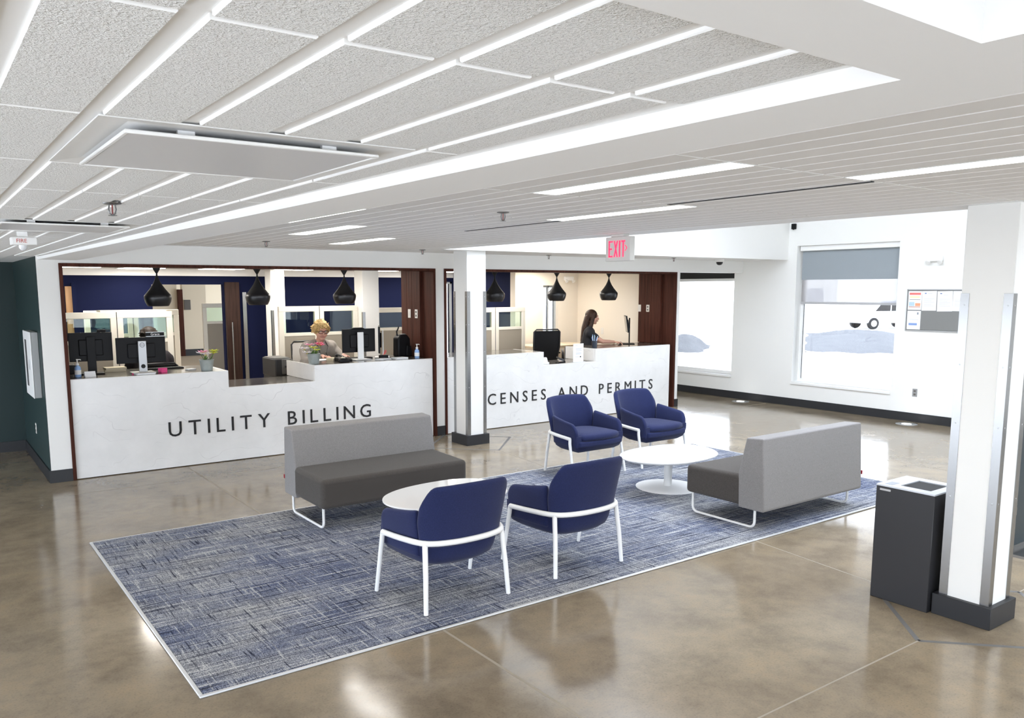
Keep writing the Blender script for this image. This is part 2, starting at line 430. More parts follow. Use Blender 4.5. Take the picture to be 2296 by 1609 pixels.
for r in range(-1, 16):
    y0 = JY0+r*PY+GAP/2
    y1 = y0+PY-GAP
    for c in range(-9, 4):
        x0 = BX0+c*PX+BAR/2
        if r in DIFF_ROWS and 0 <= c < 4: continue
        if y1 > 9.3 and x0+PX > 1.0: continue
        if y1 > 11.5: continue
        if r == -1:
            if c == -9: m1 = tile_mesh(PX-BAR, JY0-GAP/2-.672)
            link('ceiling_tile', m1, tc, loc=(x0, .672, ZT)); continue
        link('ceiling_tile', tmesh, tc, loc=(x0, y0, ZT))
bm_ = tile_mesh(.09, PY-GAP)
for r in range(0, 12):
    if r == 0: link('ceiling_tile', tile_mesh(.12, JY0-GAP/2-.672), tc, loc=(BX0+4*PX+BAR/2, .672, ZT))
    link('ceiling_tile', bm_, tc, loc=(BX0+4*PX+BAR/2, JY0+r*PY+GAP/2, ZT))
# --- linear plank ceiling (right zone)
lc = struct(bx('ceiling', CEILW, 1.43, 5.32, -4, YW, ZL+.012, ZL+.08))
bx('ceiling_edge', CEILW, 5.03, 5.32, -4, YW, ZL, ZL+.03, lc); bx('ceiling_edge', CEILW, 1.43, 5.03, 9.36, YW, ZL, ZL+.03, lc)
PP, RR = .153, 1.213
pm = tile_mesh(PP-.012, RR-.010); 
for p in pm.polygons: p.material_index = 0
pm.materials.clear(); pm.materials.append(PLANK)
LIGHTS = {(2, 2), (9, 3), (7, 1), (-1, 4), (3, 5), (9, 6)}      # (plank column, row)
rows = [-.356+RR*k for k in range(8)]
for r, y in enumerate(rows):
    for c in range(-5, 18):
        if (c, r) in LIGHTS: continue
        link('ceiling_plank', pm, lc, loc=(2.27+c*PP+.006, y+.005, ZL))
for c, r in sorted(LIGHTS):
    x = 2.27+c*PP; y = rows[r]
    lab = {(2, 2): 'long glowing linear ceiling light straight above the two blue chairs with their backs turned', (9, 3): 'long glowing linear ceiling light between the black slot and the exit sign',
           (7, 1): 'long glowing linear ceiling light nearest the steel-cornered column and its bin', (-1, 4): 'glowing linear ceiling light half hidden by the white ceiling beam',
           (3, 5): 'glowing linear ceiling light before the marble counter, beside the beam', (9, 6): 'glowing linear ceiling light closest to the wall over the marble counter'}[(c, r)]
    t = thing('linear_ceiling_light', lab, 'ceiling light', (x, y, ZL), 0, 'recessed linear ceiling lights')
    B().box(.004, PP-.004, .004, RR-.004, .004, .02).obj('diffuser', LAMP, t)
    f = B(); f.box(0, .004, 0, RR, -.002, .02); f.box(PP-.004, PP, 0, RR, -.002, .02); f.box(.004, PP-.004, 0, .004, -.002, .02); f.box(.004, PP-.004, RR-.004, RR, -.002, .02)
    f.obj('frame', WMETAL, t)
for (x, y, lab) in ((3.545, rows[2], 'narrow black air slot in ceiling between two linear lights'), (3.765, rows[4], 'narrow black air slot in ceiling beyond the exit sign')):
    t = thing('slot_diffuser', lab, 'air vent', (x, y, ZL), 0)
    B().box(0, .030, 0, RR, -.004, 0).obj('slot', BLKMM, t)
    f = B(); f.box(-.006, 0, 0, RR, -.0015, 0); f.box(.030, .036, 0, RR, -.0015, 0); f.obj('frame', WMETAL, t)

# --- left facade and rear: unseen, unglazed bays, heads set low to limit sky light
fz = B()
for y in (-4, -1.2, 1.6, 4.4, 7.2, 10.0): fz.box(-3.12, -3.0, y-.05, y+.05, 0, 2.6)
fz.box(-3.12, -3.0, -4, 11.7, 1.75, 2.6); fz.box(-3.12, -3.0, -4, 11.7, 0, .06)
struct(fz.obj('window_3', WMETAL))
rz_ = B(); rz_.box(-3.1, 12.4, -4.1, -4.0, 2.0, 2.6); rz_.box(-3.1, 12.4, -4.1, -4, 0, .06)
for k in range(7): rz_.box(-3.1+k*2.58-.3, -3.1+k*2.58+.3, -4.1, -4.0, .06, 2.0)
struct(rz_.obj('wall_front', WHITE))

# --- baseboards
def base(name, x0, x1, y0, y1, h=.131): return struct(bx(name, BLACKB, x0, x1, y0, y1, 0, h))
base('baseboard_right', XW-.015, XW, -4, 11.5)
base('baseboard_back', 1.055, 1.258, YW-.014, YW); base('baseboard_back', 5.762, 5.888, YW-.014, YW); base('baseboard_back', 10.482, 10.57, YW-.014, YW)
base('baseboard_alcove', 1.042, 1.056, YW-.014, 11.62); base('baseboard_alcove', -3, 1.042, 11.606, 11.62); base('baseboard_bay', 10.56, 10.574, YW, 11.5)

# ================================================================== WINDOWS, EXTERIOR
def window(name, y0, y1, z0, z1, lab):
    xg = XW+.20
    t = bpy.data.objects.new(name, None); COL.objects.link(t); t['kind'] = 'structure'; t['label'] = lab
    f = B(); fw = .06
    f.box(xg-.03, xg+.05, y0, y0+fw, z0, z1); f.box(xg-.03, xg+.05, y1-fw, y1, z0, z1)
    f.box(xg-.03, xg+.05, y0+fw, y1-fw, z0, z0+fw); f.box(xg-.03, xg+.05, y0+fw, y1-fw, z1-fw, z1)
    f.obj('window_frame', WMETAL, t)
    bx('pane', GLASS, xg+.01, xg+.016, y0+fw, y1-fw, z0+fw, z1-fw, t)
    bx('window_sill', WMETAL, XW-.03, xg-.03, y0-.0, y1+.0, z0-.03, z0+.006, t)
    bx('gasket', BLACKB, xg-.034, xg-.03, y1-fw-.012, y1-fw-.002, z0+fw, z1-fw, t)
    return t
window('window_1', 9.62, 11.2, .41, 2.45, 'window at the end of the bay with a black rolled shade')
window('window_2', 6.6, 8.35, .41, 2.70, 'large window with grey and sheer roller shades')
SHG = mat('grey_shade_fabric', (.30, .335, .36), .9, bump=(300, .1, .001)); SHS = m_sheer('sheer_shade_fabric', (.50, .485, .485), .72)
HEM = mat('grey_hem_bar', (.42, .42, .43), .5)
t = thing('roller_shade', 'grey and sheer double roller shade half lowered in the large window', 'window shade', (XW+.10, 7.47, 0))
def rel(b, name, m, p): 
    o = b.obj(name, m, p); return o
B().box(-.05, .05, -.86, .86, 2.615, 2.70).obj('cassette', WMETAL, t, bevel=(.006, 2))
B().box(.018, .022, -.85, .85, 2.14, 2.615).obj('opaque_blind', SHG, t)
B().box(.028, .030, -.85, .85, 1.77, 2.615).obj('sheer_blind', SHS, t)
B().box(.018, .040, -.85, .85, 1.735, 1.772).obj('hem_bar', HEM, t, bevel=(.004, 2))
t = thing('roller_shade', 'black roller shade rolled up tight at the bay window top', 'window shade', (XW+.10, 10.41, 0))
B().box(-.05, .05, -.77, .77, 2.18, 2.38).obj('cassette', BLKMM, t, bevel=(.01, 2)); B().box(-.01, .01, -.77, .77, 2.13, 2.18).obj('hem_bar', WMETAL, t)

# exterior
SNOW = mat('pale_gravel_ground', (.80, .79, .77), .9, var=(25, .08)); MULCH = mat('dark_mulch', (.075, .08, .09), .95, bump=(30, 1.0, .05), var=(18, .5))
WALK = mat('concrete_walk', (.62, .62, .62), .8)
g = bx('ground', SNOW, -40, 120, -60, 90, -.42, -.30); struct(g)
def mound(name, lab, cx, cy, lx, ly, h, rz):
    b = B(); n, m = 26, 14; V = []
    for i in range(n+1):
        for j in range(m+1):
            u, v = i/n*2-1, j/m*2-1
            z = h*max(0, (1-u**4))*max(0, (1-v*v))*(.8+.25*math.sin(3*u+1))+random.uniform(-.03, .03)*(1 if abs(u) < .95 and abs(v) < .95 else 0)
            V.append(b.bm.verts.new((u*lx*(1+.05*math.sin(9*v)), v*ly*(1+.06*math.sin(7*u)), z-.02)))
    for i in range(n):
        for j in range(m):
            a = i*(m+1)+j; b.bm.faces.new((V[a], V[a+m+1], V[a+m+2], V[a+1]))
    lo = [b.bm.verts.new((V[k].co.x, V[k].co.y, -.06)) for k in range(len(V))]
    o = b.obj(name, MULCH, None, smooth=180); o.location = (cx, cy, -.28); o.rotation_euler = (0, 0, rz)
    return tag(o, lab, 'mulch bed')
mound('mulch_bed', 'long mound of dark mulch outside the large window', 33.2, 19.4, 6.6, 2.3, .42, math.radians(33))
mound('mulch_bed', 'small heap of dark mulch beside the pale walk outside the bay window', 24.2, 21.4, 2.0, .9, .5, math.radians(33))
tag(bx('garden_path', WALK, 17.5, 21.5, 14.6, 18.0, -.30, -.26), 'pale concrete walk outside the bay window', 'path')
# neighbouring building across the lot
BW = mat('pale_render_wall', (.80, .79, .76), .85)
t = thing('building', 'pale rendered building with dark window seen through the large window', 'building', (56, 38, -.3), math.radians(-33))
B().box(-14, 3.0, 0, 8, 0, 5.5).obj('wall', BW, t)
B().box(.3, 2.0, -.06, .01, 1.15, 2.4).obj('window', WMETAL, t)
B().box(.42, 1.88, -.08, -.05, 1.27, 2.28).obj('pane', mat('dark_pane', (.22, .24, .30), .1), t)
B().box(-14.2, 3.2, -.2, 8.2, 5.5, 5.8).obj('roof', mat('roof_grey', (.45, .45, .46), .8), t)
tag(bx('boundary_wall', BW, 37, 37.2, 27, 44, -.3, 1.9), 'pale low garden wall outside the bay window', 'wall')
# parked cars
def car(loc, rz, paint, lab):
    t = thing('car', lab, 'car', loc, rz, 'parked cars outside')
    prof = [(-2.2, .35), (-2.25, .75), (-2.1, .95), (-1.5, 1.0), (-1.05, 1.42), (.35, 1.45), (1.05, 1.02), (2.05, .88), (2.2, .62), (2.2, .35)]
    b = B(); b.prism(prof, -.88, .88, 'y'); b.obj('body', paint, t, bevel=(.06, 3))
    for s in (-1, 1):
        B().prism([(-1.28, 1.02), (-.98, 1.36), (-.36, 1.38), (-.36, 1.02)], s*.87, s*.895, 'y').obj('side_window', BLKP, t)
        B().prism([(-.28, 1.02), (-.28, 1.38), (.30, 1.38), (.84, 1.02)], s*.87, s*.895, 'y').obj('side_window', BLKP, t)
        for x in (-1.35, 1.35):
            b = B(); b.lathe([(.19, -.11), (.32, -.1), (.33, 0), (.32, .1), (.19, .11)], n=20)
            bmesh.ops.rotate(b.bm, verts=b.bm.verts, cent=(0, 0, 0), matrix=Matrix.Rotation(PI/2, 3, 'X'))
            o = b.obj('wheel', BLKP, t, smooth=40, loc=(x, s*.80, .33))
            c = B(); c.lathe([(.0, .115), (.18, .112), (.18, .09)], n=16, caps=False)
            bmesh.ops.rotate(c.bm, verts=c.bm.verts, cent=(0, 0, 0), matrix=Matrix.Rotation(PI/2*(-s), 3, 'X'))
            c.obj('hub_cap', SILVER, o)
    return t
car((45.5, 25.2, -.3), math.radians(-25), mat('car_silver', (.55, .58, .62), .3), 'pale silver car parked beyond the mulch mound')
car((55.5, 29.5, -.3), math.radians(-25), mat('car_blue', (.22, .27, .38), .3), 'blue-grey car parked behind the silver car')

# ================================================================== OFFICE BEHIND THE COUNTERS
struct(bx('ceiling', CEILW, 1.1, 10.45, 9.72, 14.2, ZO, ZO+.1)); struct(bx('ceiling', CEILW, -2, 16, 14.3, 34, 2.5, 2.6))
s = B(); Y0 = 14.0
s.box(1.1, 3.19, Y0, Y0+.12, 0, 2.22); s.box(3.19, 4.34, Y0, Y0+.12, 2.08, 2.22); s.box(4.34, 8.2, Y0, Y0+.12, 0, 2.22)
struct(s.obj('wall_office_navy', NAVYW))
struct(bx('trim_1', CEILW, 1.1, 10.45, Y0-.02, Y0+.14, 2.22, ZO))
struct(bx('wall_office_left', WHITE, 1.06, 1.12, 11.66, 14.1, 0, 2.4))
# licence office: beige back wall with window slits
s = B(); s.box(8.95, 9.60, 11.9, 12.05, 0, ZO); s.box(9.97, 10.56, 11.9, 12.05, 0, ZO); s.box(9.60, 9.97, 11.9, 12.05, 2.06, ZO); s.box(9.6, 9.97, 11.9, 12.05, 0, .5)
struct(s.obj('wall_office_beige', BEIGEW))
s = B(); s.box(8.2, 8.42, Y0, Y0+.12, 0, ZO); s.box(8.95, 9.1, 12.05, 14.2, 0, ZO); s.box(8.2, 9.1, Y0, Y0+.12, 0, .5); s.box(8.2, 9.1, Y0, Y0+.12, 2.14, ZO)
struct(s.obj('wall_office_corner', NAVYW))
for nm, x0, x1, y, z0, z1, lab in (('window_4', 9.60, 9.97, 12.0, .5, 2.06, 'narrow bright window slit in the beige office wall'), ('window_5', 8.42, 8.95, Y0+.06, .5, 2.14, 'bright office corner window behind a hanging lamp')):
    t = bpy.data.objects.new(nm, None); COL.objects.link(t); t['kind'] = 'structure'; t['label'] = lab
    f = B(); f.box(x0, x0+.06, y-.02, y+.03, z0, z1); f.box(x1-.04, x1, y-.02, y+.03, z0, z1); f.box((x0+x1)/2-.012, (x0+x1)/2+.012, y-.02, y+.03, z0, z1); f.box(x0, x1, y-.02, y+.03, z0, z0+.05); f.box(x0, x1, y-.02, y+.03, z1-.04, z1)
    f.obj('window_frame', mat('window_frame_grey', (.42, .46, .50), .4), t); bx('pane', GLASS, x0+.04, x1-.04, y+.004, y+.01, z0+.04, z1-.04, t)
# corridor beyond the navy wall
s = B(); s.box(3.0, 6.54, 25.6, 25.7, 0, 2.5); s.box(6.67, 7.36, 25.5, 25.7, 0, 2.5)
struct(s.obj('wall_corridor_cream', CREAM)); 
s = B(); s.box(2.0, 2.1, 14.3, 25.7, 0, 2.5); struct(s.obj('wall_corridor_side', CREAM))
struct(bx('wall_corridor_far', CREAM, -1, 15, 32, 32.1, 0, 2.5)); struct(bx('trim_2', WALNUT, 6.54, 6.67, 25.45, 25.7, 0, 2.0))
struct(bx('baseboard_corridor', BLACKB, 6.67, 7.37, 25.47, 25.5, 0, .2)); struct(bx('baseboard_corridor', BLACKB, 3.05, 6.54, 25.57, 25.6, 0, .2))
tag(bx('wall_plaque', mat('bronze_plaque', (.10, .09, .08), .5), 6.71, 6.89, 25.46, 25.4995, 1.39, 1.69), 'dark square plaque on the cream corridor wall', 'sign')
# office columns
for x0, x1, y0, y1, lab in ((4.93, 5.17, 13.35, 13.62, 'plain white square column in the office beside the navy wall'), (5.65, 5.93, 11.4, 11.68, 'plain white square column standing behind the counter monitors')):
    t = thing('column', lab, 'column', ((x0+x1)/2, (y0+y1)/2, 0)); hx, hy = (x1-x0)/2, (y1-y0)/2
    B().box(-hx, hx, -hy, hy, 0, ZO).obj('shaft', WHITE, t, bevel=(.004, 1)); B().box(-hx-.012, hx+.012, -hy-.012, hy+.012, 0, .13).obj('base', BLACKB, t)
    gg = B(); gg.box(-hx-.003, -hx+.04, -hy-.003, -hy, .13, 1.65); gg.box(-hx-.003, -hx, -hy, -hy+.04, .13, 1.65); gg.obj('corner_guard', STEEL, t)
# office lights; the last four are unseen, added to brighten the office
OL = ((1.98, 12.75, 'office ceiling light near the wood frame over the two dark monitors'), (2.9, 13.3, 'office ceiling light above the navy wall corner'), (4.05, 13.1, 'office ceiling light over the corridor opening'), (5.2, 12.9, 'office ceiling light between the two plain office columns'), (6.8, 12.95, 'office ceiling light beyond the rear column'), (7.6, 12.9, 'office ceiling light in the licence office'), (8.3, 13.2, 'office ceiling light by the corner window'), (9.2, 11.3, 'added unseen office light above the pale desk'), (7.9, 10.6, 'added unseen office light above the black mesh chair'), (2.4, 10.7, 'added unseen office light behind the silver-stand monitor'), (4.9, 10.8, 'added unseen office light above the blonde person'))
for x, y, lab in OL:
    t = thing('office_light', lab, 'ceiling light', (x, y, ZO), 0, 'office ceiling lights')
    B().box(-.31, .31, -.31, .31, -.012, -.001).obj('frame', WMETAL, t); B().box(-.28, .28, -.28, .28, -.016, -.012).obj('diffuser', LAMP2, t)
for x, y, lab in ((6.3, 20.5, 'square ceiling light before the dark plaque in the corridor'), (4.8, 19.5, 'square ceiling light near the corridor mouth'), (7.5, 28, 'square ceiling light at the far end of the cream corridor')):
    t = thing('corridor_light', lab, 'ceiling light', (x, y, 2.5), 0, 'corridor lights')
    B().box(-.31, .31, -.31, .31, -.012, -.001).obj('frame', WMETAL, t); B().box(-.28, .28, -.28, .28, -.016, -.012).obj('diffuser', LAMP2, t)
# dark sliding door with long pull
t = thing('sliding_door', 'dark brown door with tall steel pull at the corridor opening', 'door', (4.36, 13.9, 0))
DKW = m_wood('espresso_wood', (.018, .010, .008), (.04, .022, .018)); 
B().box(-.02, .22, 0, .05, .01, 2.12).obj('leaf', DKW, t)
h = B(); h.tube([(.06, -.06, .25), (.06, -.06, 1.45)], .012); h.tube([(.06, 0, .35), (.06, -.06, .35)], .008); h.tube([(.06, 0, 1.35), (.06, -.06, 1.35)], .008); h.obj('pull_handle', STEEL, t, smooth=60)
struct(bx('trim_3', STEEL, 4.655, 4.72, 13.975, 14.0, .1, 1.95))
struct(bx('trim_4', OAK, 1.93, 2.02, 13.95, 14.0, 0, 2.05)); struct(bx('trim_5', NAVYW, 2.02, 2.08, 13.93, 14.0, 0, 2.1))

# cubicle partitions
def cubicle(x0, x1, y, z1, lab, panels, sill=1.36, rz=0, zmid=None):
    t = thing('cubicle_partition', lab, 'office partition', (x0, y, 0), rz)
    W = x1-x0; w = W/panels
    for k in range(panels):
        a, c = k*w, (k+1)*w; st = .075
        f = B(); f.box(a, c, -.03, .03, z1-.08, z1); f.box(a+st, c-st, -.03, .03, sill-.05, sill); f.box(a, a+st, -.03, .03, 0, z1-.08); f.box(c-st, c, -.03, .03, 0, z1-.08); f.box(a+st, c-st, -.03, .03, 0, .12)
        f.obj('frame', PARTW, t, bevel=(.004, 1))
        B().box(a+st, c-st, -.006, .0, sill, z1-.08).obj('pane', GGLASS, t)
        B().box(a+st, c-st, -.024, .024, .12, sill-.05).obj('fabric_panel', PARTF, t)
        if panels > 1 and k: B().box(a-.004, a+.004, -.034, -.03, 0, z1).obj('seam', BLACKB, t)
    return t
cubicle(1.45, 2.82, 11.35, 1.715, 'cream framed glazed cubicle wall behind the two dark monitors', 2)
cubicle(4.36, 5.62, 11.55, 1.75, 'cream framed glazed cubicle wall behind the blonde person', 2)
cubicle(6.15, 7.6, 12.2, 1.69, 'cream framed glazed cubicle wall right of the rear column', 2)
cubicle(7.35, 8.62, 11.2, 1.69, 'cream framed glazed cubicle wall in the licence office', 2)
cubicle(2.0, 3.3, 12.9, 1.70, 'rear cream framed cubicle wall in front of the navy wall', 2)
cubicle(4.54, 5.5, 16.0, 1.73, 'cream framed taupe partition inside the cream corridor', 2, 1.39)
bx('ledge', PARTW, 1.95, 2.75, 11.33, 11.6, 1.716, 1.735); o = bpy.data.objects['ledge']; o.name = 'overhead_shelf'; tag(o, 'thin cream shelf resting on the glazed cubicle wall', 'shelf')

# ================================================================== WOOD FRAMES AND COUNTERS
def wood_frame(x0, x1, lab):
    t = thing('wood_frame', lab, 'wood frame', ((x0+x1)/2, YW, 0)); h = (x1-x0)/2
    B().box(-h, -h+.034, -.016, .28, 0, 2.27).obj('jamb', WALNUT, t, bevel=(.002, 1)); B().box(h-.034, h, -.016, .28, 0, 2.27).obj('jamb', WALNUT, t, bevel=(.002, 1))
    B().box(-h+.034, h-.034, -.016, .28, 2.238, 2.27).obj('head', WALNUT, t, bevel=(.002, 1))
    # vertical boards lining the right-hand side behind the counter
    for k, (a, c) in enumerate(((.284, .50), (.503, .645), (.648, .80))):
        B().box(h-.075, h-.04, a, c, 1.07, 2.30).obj('board', WALNUT, t, bevel=(.002, 1))
    B().box(h-.04, h-.0, .284, .80, 0, 2.30).obj('backing', WALNUT, t)
    return t
wood_frame(1.26, 5.756, 'dark walnut frame around the counter with two dark monitors and boards')
wood_frame(5.894, 10.478, 'dark walnut frame around the counter lettered for permits')
def letters(txt, x_start, x_end, z, h, parent, skip_draw=0):
    size = h/.615
    adv = []; ms = []
    for ch in txt:
        if ch == ' ': adv.append((.30*size, 0, 0)); ms.append(None); continue
        me = text_mesh(ch, size, .004, LETTER, bold=0 if ch == 'M' else .0004); xs = [v.co.x for v in me.vertices]
        adv.append((max(xs)-min(xs), min(xs), 0)); ms.append(me)
    tot = sum(a[0] for a in adv); gap = (x_end-x_start-tot)/(len(txt)-1)
    x = x_start; out = []
    for (w, mn, _), me in zip(adv, ms):
        if me:
            o = link('letter', me, parent); o.rotation_euler = (PI/2, 0, 0); o.location = (x-mn, -.004, z); out.append(o)
        x += w+gap
    return gap
def counter(x0, x1, n0, n1, lab, dp=.92, zlow=.868, ch=1.066):
    t = thing('service_counter', lab, 'counter', (0, 9.4536, 0))
    B().prism([(x0, .008), (x1, .008), (x1, ch), (n1, ch), (n1, zlow), (n0, zlow), (n0, ch), (x0, ch)], 0, .05, 'y').obj('front_panel', QUARTZ, t, bevel=(.002, 1))
    for a, c in ((x0, n0), (n1, x1)):
        B().box(a+.002 if a == x0 else a+.032, c-.002 if c == x1 else c-.032, .052, dp, ch-.04, ch-.001).obj('worktop', WORKTOP, t, bevel=(.003, 1))
        B().box(a+.002 if a == x0 else a+.034, c-.002 if c == x1 else c-.034, .052, .45, .02, ch-.042).obj('cabinet', PARTW, t)
    for a in (n0-.03, n1): B().box(a, a+.03, .05, dp+.01, zlow, ch).obj('side_panel', QUARTZ, t, bevel=(.002, 1))
    B().box(n0+.001, n1-.001, .052, dp-.1, zlow-.04, zlow-.001).obj('low_worktop', WORKTOP, t, bevel=(.003, 1))
    B().box(n0+.002, n1-.002, .052, .5, .02, zlow-.042).obj('low_cabinet', PARTW, t)
    return t
c1 = counter(1.296, 5.71, 2.945, 4.01, 'white veined stone counter lettered UTILITY BILLING with low middle section')
letters('UTILITY BILLING', 2.25, 4.765, .36, .148, c1)
c2 = counter(5.932, 10.37, 7.645, 8.69, 'white veined stone counter lettered LICENSES AND PERMITS behind the column', .72)
gp = letters('CENSES AND PERMITS', 6.62, 9.968, .35, .142, c2)
letters('LI', 6.30, 6.44, .35, .142, c2)

# pendant lamps
def pendant(x, lab):
    t = thing('pendant_lamp', lab, 'pendant lamp', (x, 9.82, ZO), 0, 'black teardrop pendant lamps over the counters')
    z = lambda w: w-ZO
    B().lathe([(.075, 0), (.075, -.02), (.062, -.06), (.012, -.145), (.008, -.15)], n=28).obj('canopy', BLKMM, t, smooth=50)
    B().lathe([(.008, -.15), (.009, -.17), (.022, -.215), (.048, -.27), (.085, -.325), (.125, -.375), (.140, -.392)], n=32).obj('upper_shade', BLKMM, t, smooth=60)
    B().lathe([(.140, -.392), (.147, -.405), (.147, -.43), (.138, -.47), (.118, -.510), (.108, -.519), (.10, -.519), (.115, -.48), (.13, -.42)], n=32, caps=False).obj('lower_shade', BLKM, t, smooth=50)
    B().ball((0, 0, -.46), .03, n=10).obj('bulb', LAMP2, t, smooth=180)
for x, lab in ((2.30, 'black teardrop pendant lamp above the silver-backed monitor'), (3.46, 'black teardrop pendant lamp above the low middle of the billing counter'), (4.61, 'black teardrop pendant lamp above the blonde person and the white-stand monitor'),
               (7.01, 'black teardrop pendant lamp hanging beside the steel-cornered column over the permits counter'), (8.19, 'black teardrop pendant lamp over the black mesh office chair'), (9.29, 'black teardrop pendant lamp nearest the dark-haired person in black')):
    pendant(x, lab)

# ================================================================== COLUMNS OF THE LOBBY
def lobby_column(x0, x1, y0, y1, ztop, lab):
    cx, cy = (x0+x1)/2, (y0+y1)/2; hx, hy = (x1-x0)/2, (y1-y0)/2
    t = thing('column', lab, 'column', (cx, cy, 0))
    B().box(-hx, hx, -hy, hy, 0, ztop).obj('shaft', WHITE, t, bevel=(.004, 1))
    B().box(-hx-.03, hx+.03, -hy-.03, hy+.03, 0, .131).obj('base', BLACKB, t, bevel=(.002, 1))
    for sx in (-1, 1):
        for sy in (-1, 1):
            g = B(); a, d = .05, .003
            xo, yo = sx*(hx+d), sy*(hy+d)
            g.box(min(xo, xo-sx*a), max(xo, xo-sx*a), min(yo, yo-sy*d), max(yo, yo-sy*d), .132, 1.968)
            g.box(min(xo, xo-sx*d), max(xo, xo-sx*d), min(yo-sy*d, yo-sy*a), max(yo-sy*d, yo-sy*a), .132, 1.968)
            o = g.obj('corner_guard', STEEL, t)
            for z in (.75, 1.2, 1.55, 1.90):
                for face in (0, 1):
                    k = B(); k.lathe([(.0, .0015), (.0045, .001), (.005, 0)], n=10)
                    if face == 0:
                        bmesh.ops.rotate(k.bm, verts=k.bm.verts, cent=(0, 0, 0), matrix=Matrix.Rotation(-sy*PI/2, 3, 'X')); p = (xo-sx*.025, yo, z)
                    else:
                        bmesh.ops.rotate(k.bm, verts=k.bm.verts, cent=(0, 0, 0), matrix=Matrix.Rotation(sx*PI/2, 3, 'Y')); p = (xo, yo-sy*.025, z)
                    k.obj('screw', SILVER, o, loc=p)
lobby_column(5.711, 6.0, 8.60, 8.915, ZL, 'white square column with steel corner guards in front of the permits counter')
lobby_column(5.05, 5.32, 2.065, 2.345, ZL, 'white square column with steel corner guards beside the black waste bin')

# ================================================================== RUG
t = thing('area_rug', 'large blue and grey woven carpet with pale metal edging under the seating', 'rug', (0, 0, 0))
RX0, RX1, RY0, RY1 = 1.01, 8.107, 3.918, 6.965
B().box(RX0+.02, RX1-.02, RY0+.02, RY1-.02, .0008, .011).obj('carpet', CARPET, t)
EDGE = mat('pale_edge_strip', (.62, .63, .64), .4, metal=.3)
for x0, x1, y0, y1 in ((RX0, RX1, RY0, RY0+.026), (RX0, RX1, RY1-.026, RY1), (RX0, RX0+.026, RY0+.026, RY1-.026), (RX1-.026, RX1, RY0+.026, RY1-.026)):
    B().box(x0, x1, y0, y1, .0008, .011).obj('edge_strip', EDGE, t, bevel=(.004, 1))
ZR = .0116

# ================================================================== SOFAS
REDT = mat('red_fabric_tag', (.30, .01, .02), .8)
def make_sofa(lab, loc, rz, L=1.43):
    """local: width along x, seat faces -y, rear at y=+.82"""
    t = thing('sofa', lab, 'sofa', loc, rz)
    h = L/2
    def pris(pts, name, m, bev):
        b = B(); b.prism([(y, z) for y, z in pts], -h, h, 'x'); return b.obj(name, m, t, bevel=bev)
    seat = pris([(0, .18), (.0, .43), (.60, .445), (.60, .18)], 'seat', CHARF, (.035, 4))
    pris([(.575, .165), (.565, .45), (.635, .765), (.800, .775), (.835, .185), (.82, .165)], 'backrest', GREYF, (.035, 4))
    for s in (-1, 1):
        x = s*(h-.035); r = .05
        path = [(x, .06, .19), (x, .06, r)]+[(x, .06+r-r*math.cos(a), r-r*math.sin(a)+.0) for a in (PI/8, PI/4, 3*PI/8, PI/2)]
        path += [(x, .72-r, 0)]+[(x, .72-r+r*math.sin(a), r-r*math.cos(a)) for a in (PI/8, PI/4, 3*PI/8, PI/2)]+[(x, .72, .18)]
        path = [(a, b_, c+.011) for a, b_, c in path]
        B().tube(path, .011, n=10).obj('sled_leg', WMETAL, t, smooth=60)
    B().box(-h-.004, -h+.002, .815, .835, .30, .335).obj('fabric_tag', REDT, t)
    return t
make_sofa('light grey backed sofa with charcoal seat near the billing counter', (3.345, 6.13, ZR), 0)
make_sofa('grey sofa showing its back, beside the round-footed table and the bin', (6.265, 4.83, ZR), PI)

# ================================================================== LOUNGE CHAIRS
def plan(u):
    """U-shaped plan of the chair shell, u in 0..1 from front-left round the back to front-right (chair faces +y)"""
    P = [(-.335, .27), (-.332, .12), (-.322, -.02), (-.302, -.14), (-.25, -.225), (-.14, -.268), (0, -.28), (.14, -.268), (.25, -.225), (.302, -.14), (.322, -.02), (.332, .12), (.335, .27)]
    f = u*(len(P)-1); i = min(int(f), len(P)-2); k = f-i
    g = lambda j: Vector(P[max(0, min(len(P)-1, j))])
    p0, p1, p2, p3 = g(i-1), g(i), g(i+1), g(i+2)
    p = .5*((2*p1)+(-p0+p2)*k+(2*p0-5*p1+4*p2-p3)*k*k+(-p0+3*p1-3*p2+p3)*k**3)
    return p
def pnorm(u):
    a, b = plan(max(0, u-.01)), plan(min(1, u+.01)); d = (b-a).normalized()
    return Vector((d.y, -d.x)) if True else None
